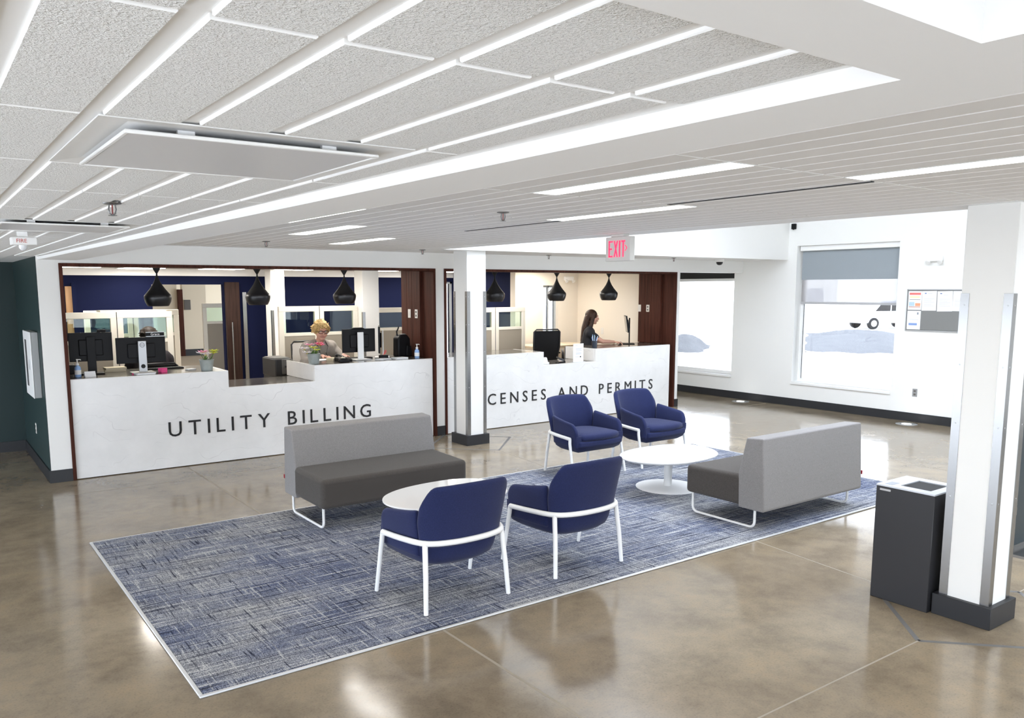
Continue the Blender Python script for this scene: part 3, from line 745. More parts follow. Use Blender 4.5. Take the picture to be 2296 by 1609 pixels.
def shell_panel(u0, u1, zlo, zhi, thick, lean, nu=18, nv=8):
    """closed thick panel following the plan; zlo/zhi/lean are functions of s (0..1 along) and v"""
    b = B(); out = []; inn = []
    for i in range(nu+1):
        s = i/nu; u = u0+(u1-u0)*s
        ro, ri = [], []
        for j in range(nv+1):
            v = j/nv; z = zlo(s)+(zhi(s)-zlo(s))*v
            uu = .5+(u-.5)*lean(z)[1]
            p = plan(uu); n = pnorm(uu)
            if (n.x*p.x+n.y*p.y) < 0: n = -n
            e = lean(z)[0]
            th = thick*(.55+.45*math.sin(PI*min(1, max(0, .12+.76*v))))
            ro.append(b.bm.verts.new((p.x+n.x*e, p.y+n.y*e, z))); ri.append(b.bm.verts.new((p.x+n.x*(e-th), p.y+n.y*(e-th), z)))
        out.append(ro); inn.append(ri)
    for i in range(nu):
        for j in range(nv):
            b.bm.faces.new((out[i][j], out[i+1][j], out[i+1][j+1], out[i][j+1])); b.bm.faces.new((inn[i][j], inn[i][j+1], inn[i+1][j+1], inn[i+1][j]))
        b.bm.faces.new((out[i][0], inn[i][0], inn[i+1][0], out[i+1][0])); b.bm.faces.new((out[i][nv], out[i+1][nv], inn[i+1][nv], inn[i][nv]))
    for j in range(nv):
        b.bm.faces.new((out[0][j], out[0][j+1], inn[0][j+1], inn[0][j])); b.bm.faces.new((out[nu][j], inn[nu][j], inn[nu][j+1], out[nu][j+1]))
    return b
def sub(o, n=1):
    m = o.modifiers.new('sub', 'SUBSURF'); m.levels = n; m.render_levels = n; return o
def make_chair():
    t = thing('lounge_chair', 'x', 'chair')
    t['group'] = 'navy lounge chairs with white frames'
    # backrest: tapering panel with rounded top corners
    def zh(s):
        e = abs(2*s-1)
        return .815-.015*e*e-.14*max(0, (e-.84)/.16)**2.0
    bk = shell_panel(.265, .735, lambda s: .40, zh, .062, lambda z: (.012+max(0, z-.45)*.20, 1-max(0, z-.56)*.95), 22, 9)
    sub(bk.obj('backrest', NAVYF, t, smooth=180))
    for sgn in (0, 1):
        def zA(s):
            q = s if sgn == 0 else 1-s          # q=0 at the front end
            return .575+.065*q-.10*max(0, (.16-q)/.16)**2
        def zL(s):
            q = s if sgn == 0 else 1-s
            return .33+.0*q
        a = shell_panel(*((.0, .262) if sgn == 0 else (.738, 1.0)), zL, zA, .055, lambda z: (.0+max(0, z-.45)*.10, 1), 12, 7)
        sub(a.obj('armrest', NAVYF, t, smooth=180))
    # lower shell bowl
    b = B(); N = 40; rings = []
    def closed(k, sc, z, fy):
        u = k/N
        p = plan(u); return Vector((p.x*sc, (p.y+.01)*sc+fy, z))
    for sc, z, fy in ((.985, .455, 0), (.985, .40, 0), (.955, .345, .0), (.89, .30, .0), (.76, .272, .0), (.55, .262, .0)):
        rings.append([b.bm.verts.new(closed(k, sc, z, fy)) for k in range(N+1)])
    n = N+1
    for a, c in zip(rings, rings[1:]):
        for k in range(n): b.bm.faces.new((a[k], a[(k+1) % n], c[(k+1) % n], c[k]))
    b.bm.faces.new(rings[0]); b.bm.faces.new(rings[-1][::-1])
    b.obj('seat_shell', NAVYF, t, smooth=50)
    # seat cushion
    b = B(); rings = []
    pts = []
    for k in range(N+1): p = plan(k/N); pts.append(Vector((p.x*.83, p.y*.80+.02)))
    fr = [Vector((.278, .26)), Vector((.24, .295)), Vector((.12, .315)), Vector((0, .32)), Vector((-.12, .315)), Vector((-.24, .295)), Vector((-.278, .26))]
    pts += fr
    for sc, z in ((.93, .395), (1.0, .41), (1.02, .43), (1.0, .452), (.93, .468), (.6, .478), (.2, .480)):
        rings.append([b.bm.verts.new((p.x*sc, (p.y-.03)*sc+.03, z)) for p in pts])
    n = len(pts)
    for a, c in zip(rings, rings[1:]):
        for k in range(n): b.bm.faces.new((a[k], a[(k+1) % n], c[(k+1) % n], c[k]))
    b.bm.faces.new(rings[0][::-1]); b.bm.faces.new(rings[-1])
    b.obj('seat_cushion', NAVYF, t, smooth=180)
    # front lip of the shell
    B().prism([(-.315, .25), (-.30, .295), (-.15, .315), (.15, .315), (.30, .295), (.315, .25)], .335, .40).obj('front_rail', NAVYF, t, bevel=(.02, 3))
    # white tube ring and legs
    ring = []
    for k in range(41):
        u = .045+.91*k/40; p = plan(u); nn = pnorm(u)
        if nn.dot(p) < 0: nn = -nn
        q = p+nn*.024
        ring.append((q.x, q.y, .440-.018*max(0, (q.y+.1)/.37)))
    B().tube(ring, .0185, n=12).obj('frame_ring', WMETAL, t, smooth=60)
    for sx in (-1, 1):
        a = ring[0] if sx < 0 else ring[-1]
        B().tube([a, (a[0]+sx*.004, a[1]+.004, a[2]-.05), (sx*.372, .275, 0.006)], [.017, .0165, .013], n=12).obj('leg', WMETAL, t, smooth=60)
        B().tube([(sx*.288, -.222, .437), (sx*.302, -.250, .22), (sx*.314, -.268, 0.003)], [.0175, .0165, .0145], n=12).obj('leg', WMETAL, t, smooth=60)
    return t
ch = make_chair()
ch['label'] = 'navy lounge chair seen from behind, next to the low white table by the sofa'
ch.location = (2.745, 4.405, ZR)
dup(ch, (3.80, 4.435, ZR), 0, 'navy lounge chair seen from behind, between its twin chair and the grey sofa back')
dup(ch, (5.875, 6.575, ZR), PI, 'navy lounge chair facing the room, the one nearer the white column')
dup(ch, (6.855, 6.545, ZR), PI, 'navy lounge chair facing the room, farther from the column, behind the gloss table')

# ================================================================== TABLES
def make_table(lab, loc, rz):
    t = thing('coffee_table', lab, 'table', loc, rz)
    P = [(-.54, .12), (-.56, -.06), (-.46, -.25), (-.22, -.385), (.10, -.39), (.36, -.30), (.50, -.12), (.545, .06), (.49, .24), (.34, .345), (.08, .385), (-.20, .365), (-.42, .27)]
    pts = []; n = len(P)
    for i in range(n):
        p0, p1, p2, p3 = [Vector(P[(i+d) % n]) for d in (-1, 0, 1, 2)]
        for k in (0, .25, .5, .75): pts.append((.5*((2*p1)+(-p0+p2)*k+(2*p0-5*p1+4*p2-p3)*k*k+(-p0+3*p1-3*p2+p3)*k**3))[:])
    b = B()
    lo = [(x*.955, y*.94) for x, y in pts]
    V = [[b.bm.verts.new((x, y, z)) for x, y in q] for q, z in ((lo, .345), (pts, .360), (pts, .368), ([(x*.997, y*.997) for x, y in pts], .370))]
    m = len(pts)
    for a, c in zip(V, V[1:]):
        for k in range(m): b.bm.faces.new((a[k], a[(k+1) % m], c[(k+1) % m], c[k]))
    b.bm.faces.new(V[0][::-1]); b.bm.faces.new(V[-1]); b.obj('table_top', WGLOSS, t, smooth=30)
    B().lathe([(.040, .012), (.040, .345)], (.08, .09, 0), n=24).obj('stem', WMETAL, t, smooth=40)
    B().lathe([(.32, .0), (.32, .006), (.30, .011), (.05, .016), (.0, .016)], (.08, .09, 0), n=48).obj('base', WMETAL, t, smooth=30)
    return t
make_table('white pebble-shaped coffee table on a round foot beside the grey sofa back', (6.02, 5.45, ZR), 0)
make_table('white pebble-shaped coffee table tucked behind a navy chair by the billing-side sofa', (3.39, 5.40, ZR), math.radians(6))

# ================================================================== WASTE BIN
t = thing('waste_bin', 'tall black waste bin with square opening and pale top beside the column', 'bin', (5.175, 2.57, 0))
BINB = mat('bin_charcoal_laminate', (.018, .018, .021), .5, bump=(300, .05, .001)); BINT = mat('bin_pale_top', (.60, .63, .68), .3)
b = B(); b.box(-.185, .185, -.185, .185, 0, .742); b.obj('body', BINB, t, bevel=(.003, 1))
b = B(); b.box(-.185, .185, -.185, -.125, .742, .752); b.box(-.185, .185, .065, .185, .742, .752); b.box(-.185, -.115, -.125, .065, .742, .752); b.box(.115, .185, -.125, .065, .742, .752); b.obj('top_plate', BINT, t)
b = B(); b.box(-.114, .114, -.124, .064, .7425, .745); b.obj('opening', BLKMM, t)
B().box(-.15, -.06, .10, .15, .752, .7535).obj('top_label', mat('grey_print', (.35, .37, .41), .5), t)
B().box(-.1862, -.185, .09, .16, .715, .728).obj('maker_plate', mat('plate_grey', (.45, .45, .46), .4), t)

# dark panel beyond the column at the picture edge
t = thing('floor_sign', 'dark teal free-standing panel on a steel foot behind the column', 'sign stand', (6.93, 2.62, 0), 0)
B().box(-.28, .28, -.02, .02, .05, 1.45).obj('panel', mat('dark_teal_panel', (.02, .035, .042), .4), t, bevel=(.006, 2)); B().box(-.34, .30, -.18, .18, 0, .02).obj('foot', STEEL, t); B().box(-.29, -.25, -.035, .035, .30, .36).obj('bracket', STEEL, t); B().box(-.2, .2, -.015, .015, .02, .05).obj('stem', STEEL, t)

# ================================================================== CEILING FITTINGS
ALU = mat('matte_aluminium', (.74, .735, .74), .35, metal=.35); DARKV = mat('dark_void', (.05, .05, .052), .8)
def air_diffuser(row, lab):
    x0, x1 = BX0+.012, BX0+4*PX-.012; y0 = JY0+row*PY+.004; y1 = y0+PY-.008
    cx, cy = (x0+x1)/2, (y0+y1)/2; hx, hy = (x1-x0)/2, (y1-y0)/2
    t = thing('air_diffuser', lab, 'air vent', (cx, cy, ZT), 0, 'square ceiling air diffusers')
    B().box(-hx*.86, hx*.86, -hy*.86, hy*.86, .0112, .0118).obj('plenum', DARKV, t)
    # sloped outer cone
    b = B(); i0 = .72
    o = [(-hx, -hy), (hx, -hy), (hx, hy), (-hx, hy)]
    vo = [b.bm.verts.new((x, y, 0)) for x, y in o]; vi = [b.bm.verts.new((x*i0, y*i0, .011)) for x, y in o]; vu = [b.bm.verts.new((x, y, .003)) for x, y in o]
    for k in range(4):
        k2 = (k+1) % 4; b.bm.faces.new((vo[k], vo[k2], vi[k2], vi[k])); b.bm.faces.new((vo[k], vu[k], vu[k2], vo[k2])); b.bm.faces.new((vu[k], vi[k], vi[k2], vu[k2]))
    b.obj('cone', WMETAL, t)
    px, py = hx*.80, hy*.76
    B().box(-px, px, -py, py, -.012, -.008).obj('face_plate', ALU, t, bevel=(.002, 1))
    f = B(); e = .010
    f.box(-px-e, px+e, -py-e, -py, -.014, -.006); f.box(-px-e, px+e, py, py+e, -.014, -.006); f.box(-px-e, -px, -py, py, -.014, -.006); f.box(px, px+e, -py, py, -.014, -.006); f.obj('plate_rim', WMETAL, t, bevel=(.002, 1))
    for x in (-.45*hx, .5*hx):
        for y in (-py+.03, py-.03): B().box(x-.018, x+.018, y-.006, y+.006, -.008, .011).obj('bracket', WMETAL, t)
air_diffuser(1, 'big square air diffuser with grey face plate in the tile ceiling')
air_diffuser(5, 'square air diffuser behind the white fire strobe')
def sprinkler(x, y, z, lab, s=1.0):
    t = thing('fire_sprinkler', lab, 'sprinkler', (x, y, z), 0, 'ceiling sprinkler heads'); CH = SPR
    B().lathe([(.036*s, 0), (.034*s, -.004*s), (.014*s, -.008*s)], n=20).obj('escutcheon', CH, t, smooth=40)
    a = B(); a.tube([(-.011*s, 0, -.008*s), (-.014*s, 0, -.025*s), (-.010*s, 0, -.042*s), (0, 0, -.048*s), (.010*s, 0, -.042*s), (.014*s, 0, -.025*s), (.011*s, 0, -.008*s)], .0028*s, n=8); a.obj('frame_arms', CH, t, smooth=60)
    B().lathe([(.0025*s, -.008*s), (.0025*s, -.044*s)], n=8).obj('bulb', mat('red_bulb', (.25, .03, .03), .2), t)
    B().lathe([(.017*s, -.048*s), (.017*s, -.050*s), (0, -.052*s)], n=16).obj('deflector', CH, t)
SPR = mat('dark_chrome', (.16, .16, .16), .28, metal=.9)
for x, y, z, lab, s in ((.656, 3.43, ZT, 'dark sprinkler head hanging under the tile ceiling', .95), (3.07, 4.21, ZL, 'sprinkler head on plank ceiling between the linear lights', 1.1), (2.95, 8.07, ZL, 'sprinkler head on plank ceiling near the billing wall', 1.1), (5.16, 8.75, ZL, 'sprinkler head beside the top of the white column', 1.1), (7.48, 9.15, ZL, 'sprinkler head above the middle permits pendant', 1.1), (9.8, 8.9, ZL, 'sprinkler head near the dome camera', 1.1)):
    sprinkler(x, y, z, lab, s)
# exit sign
t = thing('exit_sign', 'off-white EXIT sign with red letters and arrow hung at the ceiling edge', 'exit sign', (5.15, 5.31, 2.24), 0)
EXW = mat('exit_housing', (.66, .65, .62), .5); RED = mat('exit_red', (.80, .02, .06), .4, emit=((1.0, .03, .10), .55))
B().box(-.03, .03, -.155, .15, 0, .212).obj('housing', EXW, t, bevel=(.006, 2)); B().box(-.035, .035, -.08, .08, .212, .235).obj('canopy', EXW, t, bevel=(.004, 1))
yy = .11
for chh, w in (('E', .050), ('X', .054), ('I', .016), ('T', .046)):
    b = B(); x0 = -.0325; H0, H1 = .035, .178; th = .015
    def bar(y0, y1, z0, z1): b.box(x0, x0+.003, min(y0, y1), max(y0, y1), z0, z1)
    a, c = yy, yy-w
    if chh == 'E': bar(a, a-th, H0, H1); bar(a, c, H0, H0+.014); bar(a, c+.008, .100, .114); bar(a, c, H1-.014, H1)
    elif chh == 'X':
        b.prism([(a, H0), (a-th, H0), (c, H1), (c+th, H1)], x0, x0+.003, 'x'); b.prism([(a, H1), (a-th, H1), (c, H0), (c+th, H0)], x0+.0003, x0+.0031, 'x')
    elif chh == 'I': bar(a, c, H0, H1)
    else: m_ = (a+c)/2; bar(m_+th/2, m_-th/2, H0, H1-.014); bar(a, c, H1-.014, H1)
    b.obj('letter', RED, t); yy -= w+.013
b = B(); b.prism([(-.100, .138), (-.092, .138), (-.112, .112), (-.092, .086), (-.100, .086), (-.122, .112)], -.0325, -.0295, 'x'); b.obj('arrow', RED, t)
# fire strobe
t = thing('fire_strobe', 'white ceiling fire strobe lettered FIRE with clear dome', 'fire alarm', (.545, 5.42, ZT), 0)
B().box(-.055, .075, -.05, .05, -.075, -.03).obj('body', WMETAL, t, bevel=(.006, 2)); B().box(-.02, .03, -.02, .02, -.03, 0).obj('mount', WMETAL, t)
B().lathe([(.022, -.075), (.02, -.092), (.012, -.103), (0, -.107)], (.005, 0, 0), n=16).obj('dome', mat('clear_dome', (.75, .77, .80), .05, coat=.5), t, smooth=60)
me = text_mesh('FIRE', .030, .0006, mat('fire_red_print', (.50, .10, .08), .6)); o = link('letters', me, t); o.rotation_euler = (PI/2, 0, 0); o.location = (-.032, -.0508, -.062)
# dome camera and sensor
t = thing('dome_camera', 'small white dome camera under the soffit near the bay window', 'camera', (10.93, 8.93, ZL), 0)
B().lathe([(.075, 0), (.075, -.03), (.06, -.045)], n=24).obj('housing', WMETAL, t, smooth=40); B().lathe([(.055, -.045), (.048, -.075), (.03, -.092), (0, -.098)], n=24).obj('dome', BLKM, t, smooth=60)
t = thing('wall_sensor', 'tiny black sensor box high on the window wall', 'sensor', (XW-.03, 8.42, 3.02), 0)
B().box(-.02, .03, -.035, .035, -.04, .05).obj('housing', BLKP, t, bevel=(.004, 1)); B().lathe([(.015, 0), (.012, -.01)], (-.005, 0, -.04), n=12).obj('lens', BLKM, t)
# emergency lights
def emergency(loc, rz, lab):
    t = thing('emergency_light', lab, 'emergency light', loc, rz)
    B().box(-.11, .11, -.05, 0, -.02, .06).obj('housing', WMETAL, t, bevel=(.012, 2))
    for s in (-1, 1):
        b = B(); b.lathe([(.02, 0), (.034, -.03), (.034, -.04)], n=16); bmesh.ops.rotate(b.bm, verts=b.bm.verts, cent=(0, 0, 0), matrix=Matrix.Rotation(math.radians(-50), 3, 'X'))
        b.obj('lamp_head', WMETAL, t, smooth=40, loc=(s*.085, -.04, -.012))
emergency((XW-.001, 6.05, 2.40), -PI/2, 'white twin-head emergency light above the bulletin board'); emergency((10.2, 11.899, 2.17), 0, 'white twin-head emergency light in the licence office')
# wall plates
PLATE = mat('wall_plate_grey', (.30, .30, .30), .4); PLW = mat('wall_plate_white', (.72, .70, .66), .4); SL = mat('plate_slot', (.12, .11, .10), .6)
def plate(loc, rz, m, lab, kind, nm='outlet'):
    t = thing(nm, lab, 'outlet' if nm == 'outlet' else 'switch', loc, rz)
    B().box(-.037, .037, -.006, 0, -.06, .06).obj('plate', m, t, bevel=(.003, 1))
    if kind == 'o':
        for z in (-.025, .025): B().box(-.016, .016, -.008, -.006, z-.014, z+.014).obj('socket', SL, t)
    else: B().box(-.014, .014, -.010, -.006, -.028, .028).obj('rocker', m, t)
plate((XW-.0005, 6.23, .44), -PI/2, PLATE, 'grey outlet low on the white window wall', 'o')
for (x, ya, yb, nmz) in ((5.6805, 10.01, 9.82, 'billing'), (10.4025, 10.21, 10.01, 'permits')):
    plate((x, ya, 1.66), -PI/2, PLW, 'white rocker switch on the walnut boards of the %s counter' % nmz, 's', 'wall_switch'); plate((x, yb, 1.66), -PI/2, PLW, 'white outlet on the walnut boards of the %s counter' % nmz, 'o')
plate((1.0555, 10.45, .44), -PI/2, PLW, 'pale outlet low on the dark green alcove wall', 'o')
plate((1.0555, 11.05, 1.22), -PI/2, BLKP, 'small black reader on the dark green alcove wall', 's', 'wall_switch')
plate((10.4495, 11.2, 1.22), -PI/2, PLW, 'white switch on the beige licence office wall', 's', 'wall_switch')
# extinguisher cabinet
t = thing('fire_cabinet', 'white wall cabinet with narrow glass slot on the dark green wall', 'cabinet', (1.0555, 9.99, .87), 0)
CABS = mat('cabinet_grey_side', (.42, .43, .43), .4)
B().box(-.065, 0, -.31, .31, 0, .69).obj('body', CABS, t, bevel=(.004, 1)); B().box(-.077, -.065, -.312, .312, -.002, .692).obj('door', WMETAL, t, bevel=(.004, 1)); B().box(-.079, -.077, .04, .17, .10, .60).obj('glass_slot', DARKV, t); B().box(-.088, -.077, -.22, -.19, .30, .40).obj('handle', SILVER, t)
# bulletin board with notices
t = thing('bulletin_board', 'grey fabric bulletin board on the white wall by the column', 'bulletin board', (XW-.0005, 5.92, 1.67), -PI/2)
BRD = mat('grey_pinboard_fabric', (.22, .22, .215), .95, bump=(400, .3, .002))
B().box(-.50, .55, -.018, 0, -.29, .30).obj('panel', BRD, t, bevel=(.012, 3))
f = B(); f.box(-.51, .56, -.022, -.0, .30, .312); f.box(-.51, .56, -.022, 0, -.302, -.29); f.box(-.512, -.50, -.022, 0, -.302, .312); f.obj('rim', SILVER, t)
def notice(y, z, w, h, lab, prints, tilt=0):
    o = thing('notice', lab, 'paper', (XW-.0195, y, z), -PI/2)
    B().box(-w/2, w/2, -.0015, 0, -h/2, h/2).obj('sheet', PAPER, o)
    for (x0, x1, z0, z1, c) in prints: B().box(x0*w, x1*w, -.0022, -.0015, z0*h, z1*h).obj('print', mat('print_%02d%02d%02d' % tuple(int(v*99) for v in c), c, .7), o)
    o.rotation_euler = (0, math.radians(tilt), -PI/2)
G_ = (.55, .56, .60); L_ = [(-.36, .36-.1*(k % 3), .10-.06*k, .115-.06*k, G_) for k in range(7)]
notice(6.31, 1.815, .20, .275, 'colourful notice with red heading and blue and orange blocks', [(-.42, .42, .30, .42, (.75, .20, .18)), (-.40, .36, .14, .24, (.80, .75, .45)), (-.40, .40, .03, .06, (.25, .25, .25)), (-.42, -.02, -.30, -.08, (.45, .60, .75)), (.04, .42, -.30, -.14, (.75, .35, .20)), (-.42, .42, -.37, -.32, (.6, .35, .3))])
notice(6.10, 1.812, .21, .285, 'white typed notice next to the colourful one', [(-.32, -.20, .36, .41, (.12, .20, .42)), (-.12, .2, .37, .39, G_)]+L_, -1)
notice(5.876, 1.808, .215, .29, 'white typed notice with blue crest, slightly lower', [(-.32, -.20, .36, .41, (.12, .18, .35)), (-.1, .2, .30, .32, G_)]+L_, -1.5)
notice(5.665, 1.812, .20, .285, 'white typed notice at the column side of the board', L_)
notice(6.31, 1.525, .20, .275, 'white notice with blue box, alone in the lower row', [(-.36, .26, -.28, -.16, (.22, .33, .62)), (-.30, .34, .02, .04, G_), (.22, .34, .30, .42, (.3, .32, .36)), (-.26, .30, .12, .13, G_)])
# round emissive discs flush with the floor
for x, y, lab in ((11.93, 9.18, 'bright round disc flush with the floor below the bay window'), (11.90, 6.17, 'bright round disc flush with the floor below the bulletin board')):
    t = thing('floor_disc', lab, 'floor light', (x, y, 0), 0, 'bright in-floor discs')
    B().lathe([(.15, .0006), (.15, .003), (.135, .004)], n=32).obj('ring', SILVER, t); B().lathe([(.133, .0035), (0, .0045)], n=32, caps=False).obj('lens', mat('floor_disc_face', (1, 1, 1), .3, emit=((1, .98, .94), 3.0)), t)

# ================================================================== COUNTER-TOP THINGS
ZC = 1.0656
SCR = mat('dark_screen', (.015, .016, .02), .15)
def monitor(lab, loc, rz, w=.54, h=.32, zc=.27, stand='black', tilt=0):
    """back of the panel faces -y"""
    t = thing('monitor', lab, 'monitor', loc, rz)
    sm = {'black': BLKP, 'silver': SILVER, 'white': WMETAL}[stand]
    M_ = Matrix.Translation((0, .045, zc)) @ Matrix.Rotation(math.radians(tilt), 4, 'X')
    p = B().box(-w/2, w/2, -.012, .012, -h/2, h/2, M=M_); p.obj('panel', BLKP, t, bevel=(.005, 2))
    B().box(-w/2+.008, w/2-.008, .012, .0135, -h/2+.012, h/2-.008, M=M_).obj('screen', SCR, t)
    B().box(-w*.28, w*.28, -.03, -.012, -h*.30, h*.26, M=M_).obj('rear_housing', BLKP, t, bevel=(.012, 2))
    B().box(-.045, .045, -.012, .004, .01, zc+h*.36).obj('stand_neck', sm, t, bevel=(.004, 1))
    B().box(-.12, .12, -.09, .11, .0003, .012).obj('stand_base', sm if stand != 'silver' else WMETAL, t, bevel=(.008, 2))
    return t
m1 = monitor('black monitor seen from behind beside the walnut frame and sanitizer', (1.60, 9.98, ZC), math.radians(-6), .44, .32, .30)
m2 = monitor('black monitor with silver stand and round logo seen from behind', (2.09, 9.78, ZC), math.radians(2), .53, .29, .255, 'silver')
lg = B(); N = 24
for k in range(N):
    a0, a1 = 2*PI*k/N, 2*PI*(k+1)/N
    lg.prism([(.026*math.cos(a0), .026*math.sin(a0)), (.026*math.cos(a1), .026*math.sin(a1)), (.022*math.cos(a1), .022*math.sin(a1)), (.022*math.cos(a0), .022*math.sin(a0))], -.0135, -.012, 'y')
o = lg.obj('logo_ring', BLKP, m2, loc=(0, 0, .315)); me = text_mesh('DELL', .017, .0006, BLKP, 'CENTER'); o = link('logo_letters', me, m2); o.rotation_euler = (PI/2, 0, 0); o.location = (0, -.0128, .309)
b = B(); b.lathe([(.024, 0), (.024, .002)], n=20); bmesh.ops.rotate(b.bm, verts=b.bm.verts, cent=(0, 0, 0), matrix=Matrix.Rotation(PI/2, 3, 'X')); b.obj('cable_hole', BLKMM, m2, loc=(0, -.0115, .075))
t = thing('name_plate', 'black name plate lettered Grace standing on the monitor edge', 'name plate', (2.245, 9.828, ZC+.4035), math.radians(2))
B().box(-.10, .10, -.014, .012, 0, .052).obj('plate', BLKP, t, bevel=(.003, 1)); B().box(-.10, .10, -.016, .013, .046, .052).obj('top_edge', SILVER, t); B().box(-.10, .10, -.016, .013, -.001, .006).obj('lower_edge', SILVER, t)
me = text_mesh('Grace', .040, .0006, WMETAL, 'CENTER'); o = link('letters', me, t); o.rotation_euler = (PI/2, 0, 0); o.location = (0, -.0148, .014)
t = thing('webcam', 'small dark webcam on the black monitor by the walnut frame', 'webcam', (1.72, 10.0, ZC+.462), 0)
B().box(-.045, .045, -.015, .02, 0, .028).obj('body', BLKP, t, bevel=(.01, 3)); B().lathe([(.009, 0), (.008, .004)], (0, 0, .028), n=10).obj('knob', BLKM, t)
m3 = monitor('black monitor with white stand in front of the blonde person', (4.84, 9.86, ZC), math.radians(3), .49, .31, .255, 'white')
t = thing('document_cradle', 'dark flat holder lying on the white-stand monitor', 'holder', (4.82, 9.90, ZC+.4115), 0)
B().box(-.09, .09, -.03, .03, 0, .008).obj('tray', BLKP, t, bevel=(.003, 1)); B().box(-.06, .07, -.02, .02, .008, .016).obj('pad', CHARF, t)
m4 = monitor('black monitor turned edgewise beside the black bag', (5.26, 10.03, ZC), math.radians(62), .46, .36, .25, 'white')
m5 = monitor('slim black monitor edge-on by the dark-haired person', (9.93, 9.98, ZC), math.radians(50), .44, .28, .34, 'black', -8)
# bag
t = thing('shoulder_bag', 'black bag slumped against the walnut boards on the counter', 'bag', (5.53, 9.98, ZC), math.radians(4))
B().prism([(-.105, 0), (-.10, .26), (-.06, .31), (.05, .31), (.10, .25), (.11, 0)], -.07, .07, 'y').obj('body', BLKP, t, bevel=(.02, 3)); B().prism([(.02, .01), (.03, .16), (.10, .15), (.115, .01)], -.09, -.065, 'y').obj('pocket', BLKP, t, bevel=(.01, 2))
B().tube([(-.07, 0, .29), (-.08, 0, .35), (-.055, 0, .39), (-.045, 0, .42)], .010, n=8).obj('strap', BLKP, t, smooth=60); B().box(-.01, .05, -.03, .03, .31, .318).obj('buckle', SILVER, t)
# sanitizer bottles
def sanitizer(loc, lab):
    t = thing('sanitizer_bottle', lab, 'bottle', loc, 0, 'blue sanitizer pump bottles')
    BL = mat('clear_blue_gel', (.30, .48, .80), .12, coat=.4)
    B().lathe([(.030, .0004), (.034, .006), (.034, .085), (.030, .110), (.014, .124), (.014, .132)], n=20).obj('bottle', BL, t, smooth=50)
    B().lathe([(.0346, .03), (.0346, .078)], n=20, caps=False).obj('label', PAPER, t, smooth=50)
    p = B(); p.lathe([(.017, .130), (.017, .148), (.006, .152), (.006, .185)], n=14); p.obj('pump_collar', WMETAL, t, smooth=40)
    p = B(); p.box(-.010, .010, -.012, .012, .185, .194); p.tube([(.0, 0, .189), (.030, -.004, .189), (.036, -.005, .180)], .005, n=8); p.obj('pump_head', WMETAL, t)
sanitizer((1.41, 9.70, ZC), 'blue sanitizer pump bottle beside the black monitor'); sanitizer((5.565, 9.62, ZC), 'blue sanitizer pump bottle before the walnut boards')
# flower buckets
def bucket(loc, lab, flowers):
    t = thing('flower_bucket', lab, 'flower pot', loc, 0, 'small metal buckets of flowers')
    ZN = mat('zinc_bucket', (.42, .47, .46), .42, metal=.35, var=(18, .2))
    B().lathe([(.060, .0004), (.062, .004), (.082, .128), (.086, .132), (.080, .134), (.076, .118), (.0, .116)], n=28).obj('bucket', ZN, t, smooth=40)
    B().lathe([(.076, .119), (0, .121)], n=20, caps=False).obj('soil', BLKMM, t)
    GR = mat('leaf_green', (.10, .20, .05), .6)
    for (x, y, z, c, r, sp) in flowers:
        r *= 1.2
        fm = mat('petal_%02d%02d%02d' % tuple(int(v*99) for v in c), c, .55)
        s_ = B(); s_.tube([(x*.4, y*.4, .12), (x*.8, y*.8, .12+(z-.12)*.6), (x, y, z)], .0035, n=6); st = s_.obj('stem', GR, t, smooth=60)
        f = B()
        for k in range(11):
            a = 2*PI*k/11; tl = .25+.15*(k % 2)
            d = Vector((math.cos(a), math.sin(a), tl)).normalized(); w = Vector((-math.sin(a), math.cos(a), 0))*r*.26; b0 = Vector((x, y, z))
            P = [b0+d*r*.1-w*.3, b0+d*r*.6-w, b0+d*r, b0+d*r*.6+w, b0+d*r*.1+w*.3]; up = Vector((0, 0, .003))
            lo = [f.bm.verts.new(p) for p in P]; hi = [f.bm.verts.new(p+up) for p in P]
            f.bm.faces.new(lo[::-1]); f.bm.faces.new(hi)
            for q in range(5): f.bm.faces.new((lo[q], lo[(q+1) % 5], hi[(q+1) % 5], hi[q]))
        f.obj('flower', fm, t)
        B().ball((x, y, z+.006), r*.22, n=8).obj('flower_centre', mat('pollen', (.55, .42, .05), .7), t, smooth=180)
        if sp:
            lf = B()
            for k in range(2):
                a = 2.4*k+x*30; d = Vector((math.cos(a), math.sin(a), .9)).normalized(); w = Vector((-math.sin(a), math.cos(a), 0))*.010; b0 = Vector((x*.4, y*.4, .12))
                P = [b0, b0+d*.04-w, b0+d*.085, b0+d*.04+w]; lo = [lf.bm.verts.new(p) for p in P]; hi = [lf.bm.verts.new(p+Vector((0, 0, .002))) for p in P]
                lf.bm.faces.new(lo[::-1]); lf.bm.faces.new(hi)
                for q in range(4): lf.bm.faces.new((lo[q], lo[(q+1) % 4], hi[(q+1) % 4], hi[q]))
            lf.obj('leaf', GR, st)
PK, HP, WT, YG = (.85, .35, .50), (.90, .10, .25), (.85, .80, .82), (.70, .75, .08)
bucket((2.74, 9.58, ZC), 'small zinc bucket with pink, white and yellow-green flowers', [(-.04, -.02, .215, PK, .055, 1), (-.02, -.05, .19, WT, .06, 0), (-.055, .02, .20, WT, .05, 1), (.09, 0, .22, YG, .05, 1), (.075, -.03, .20, YG, .045, 0)])
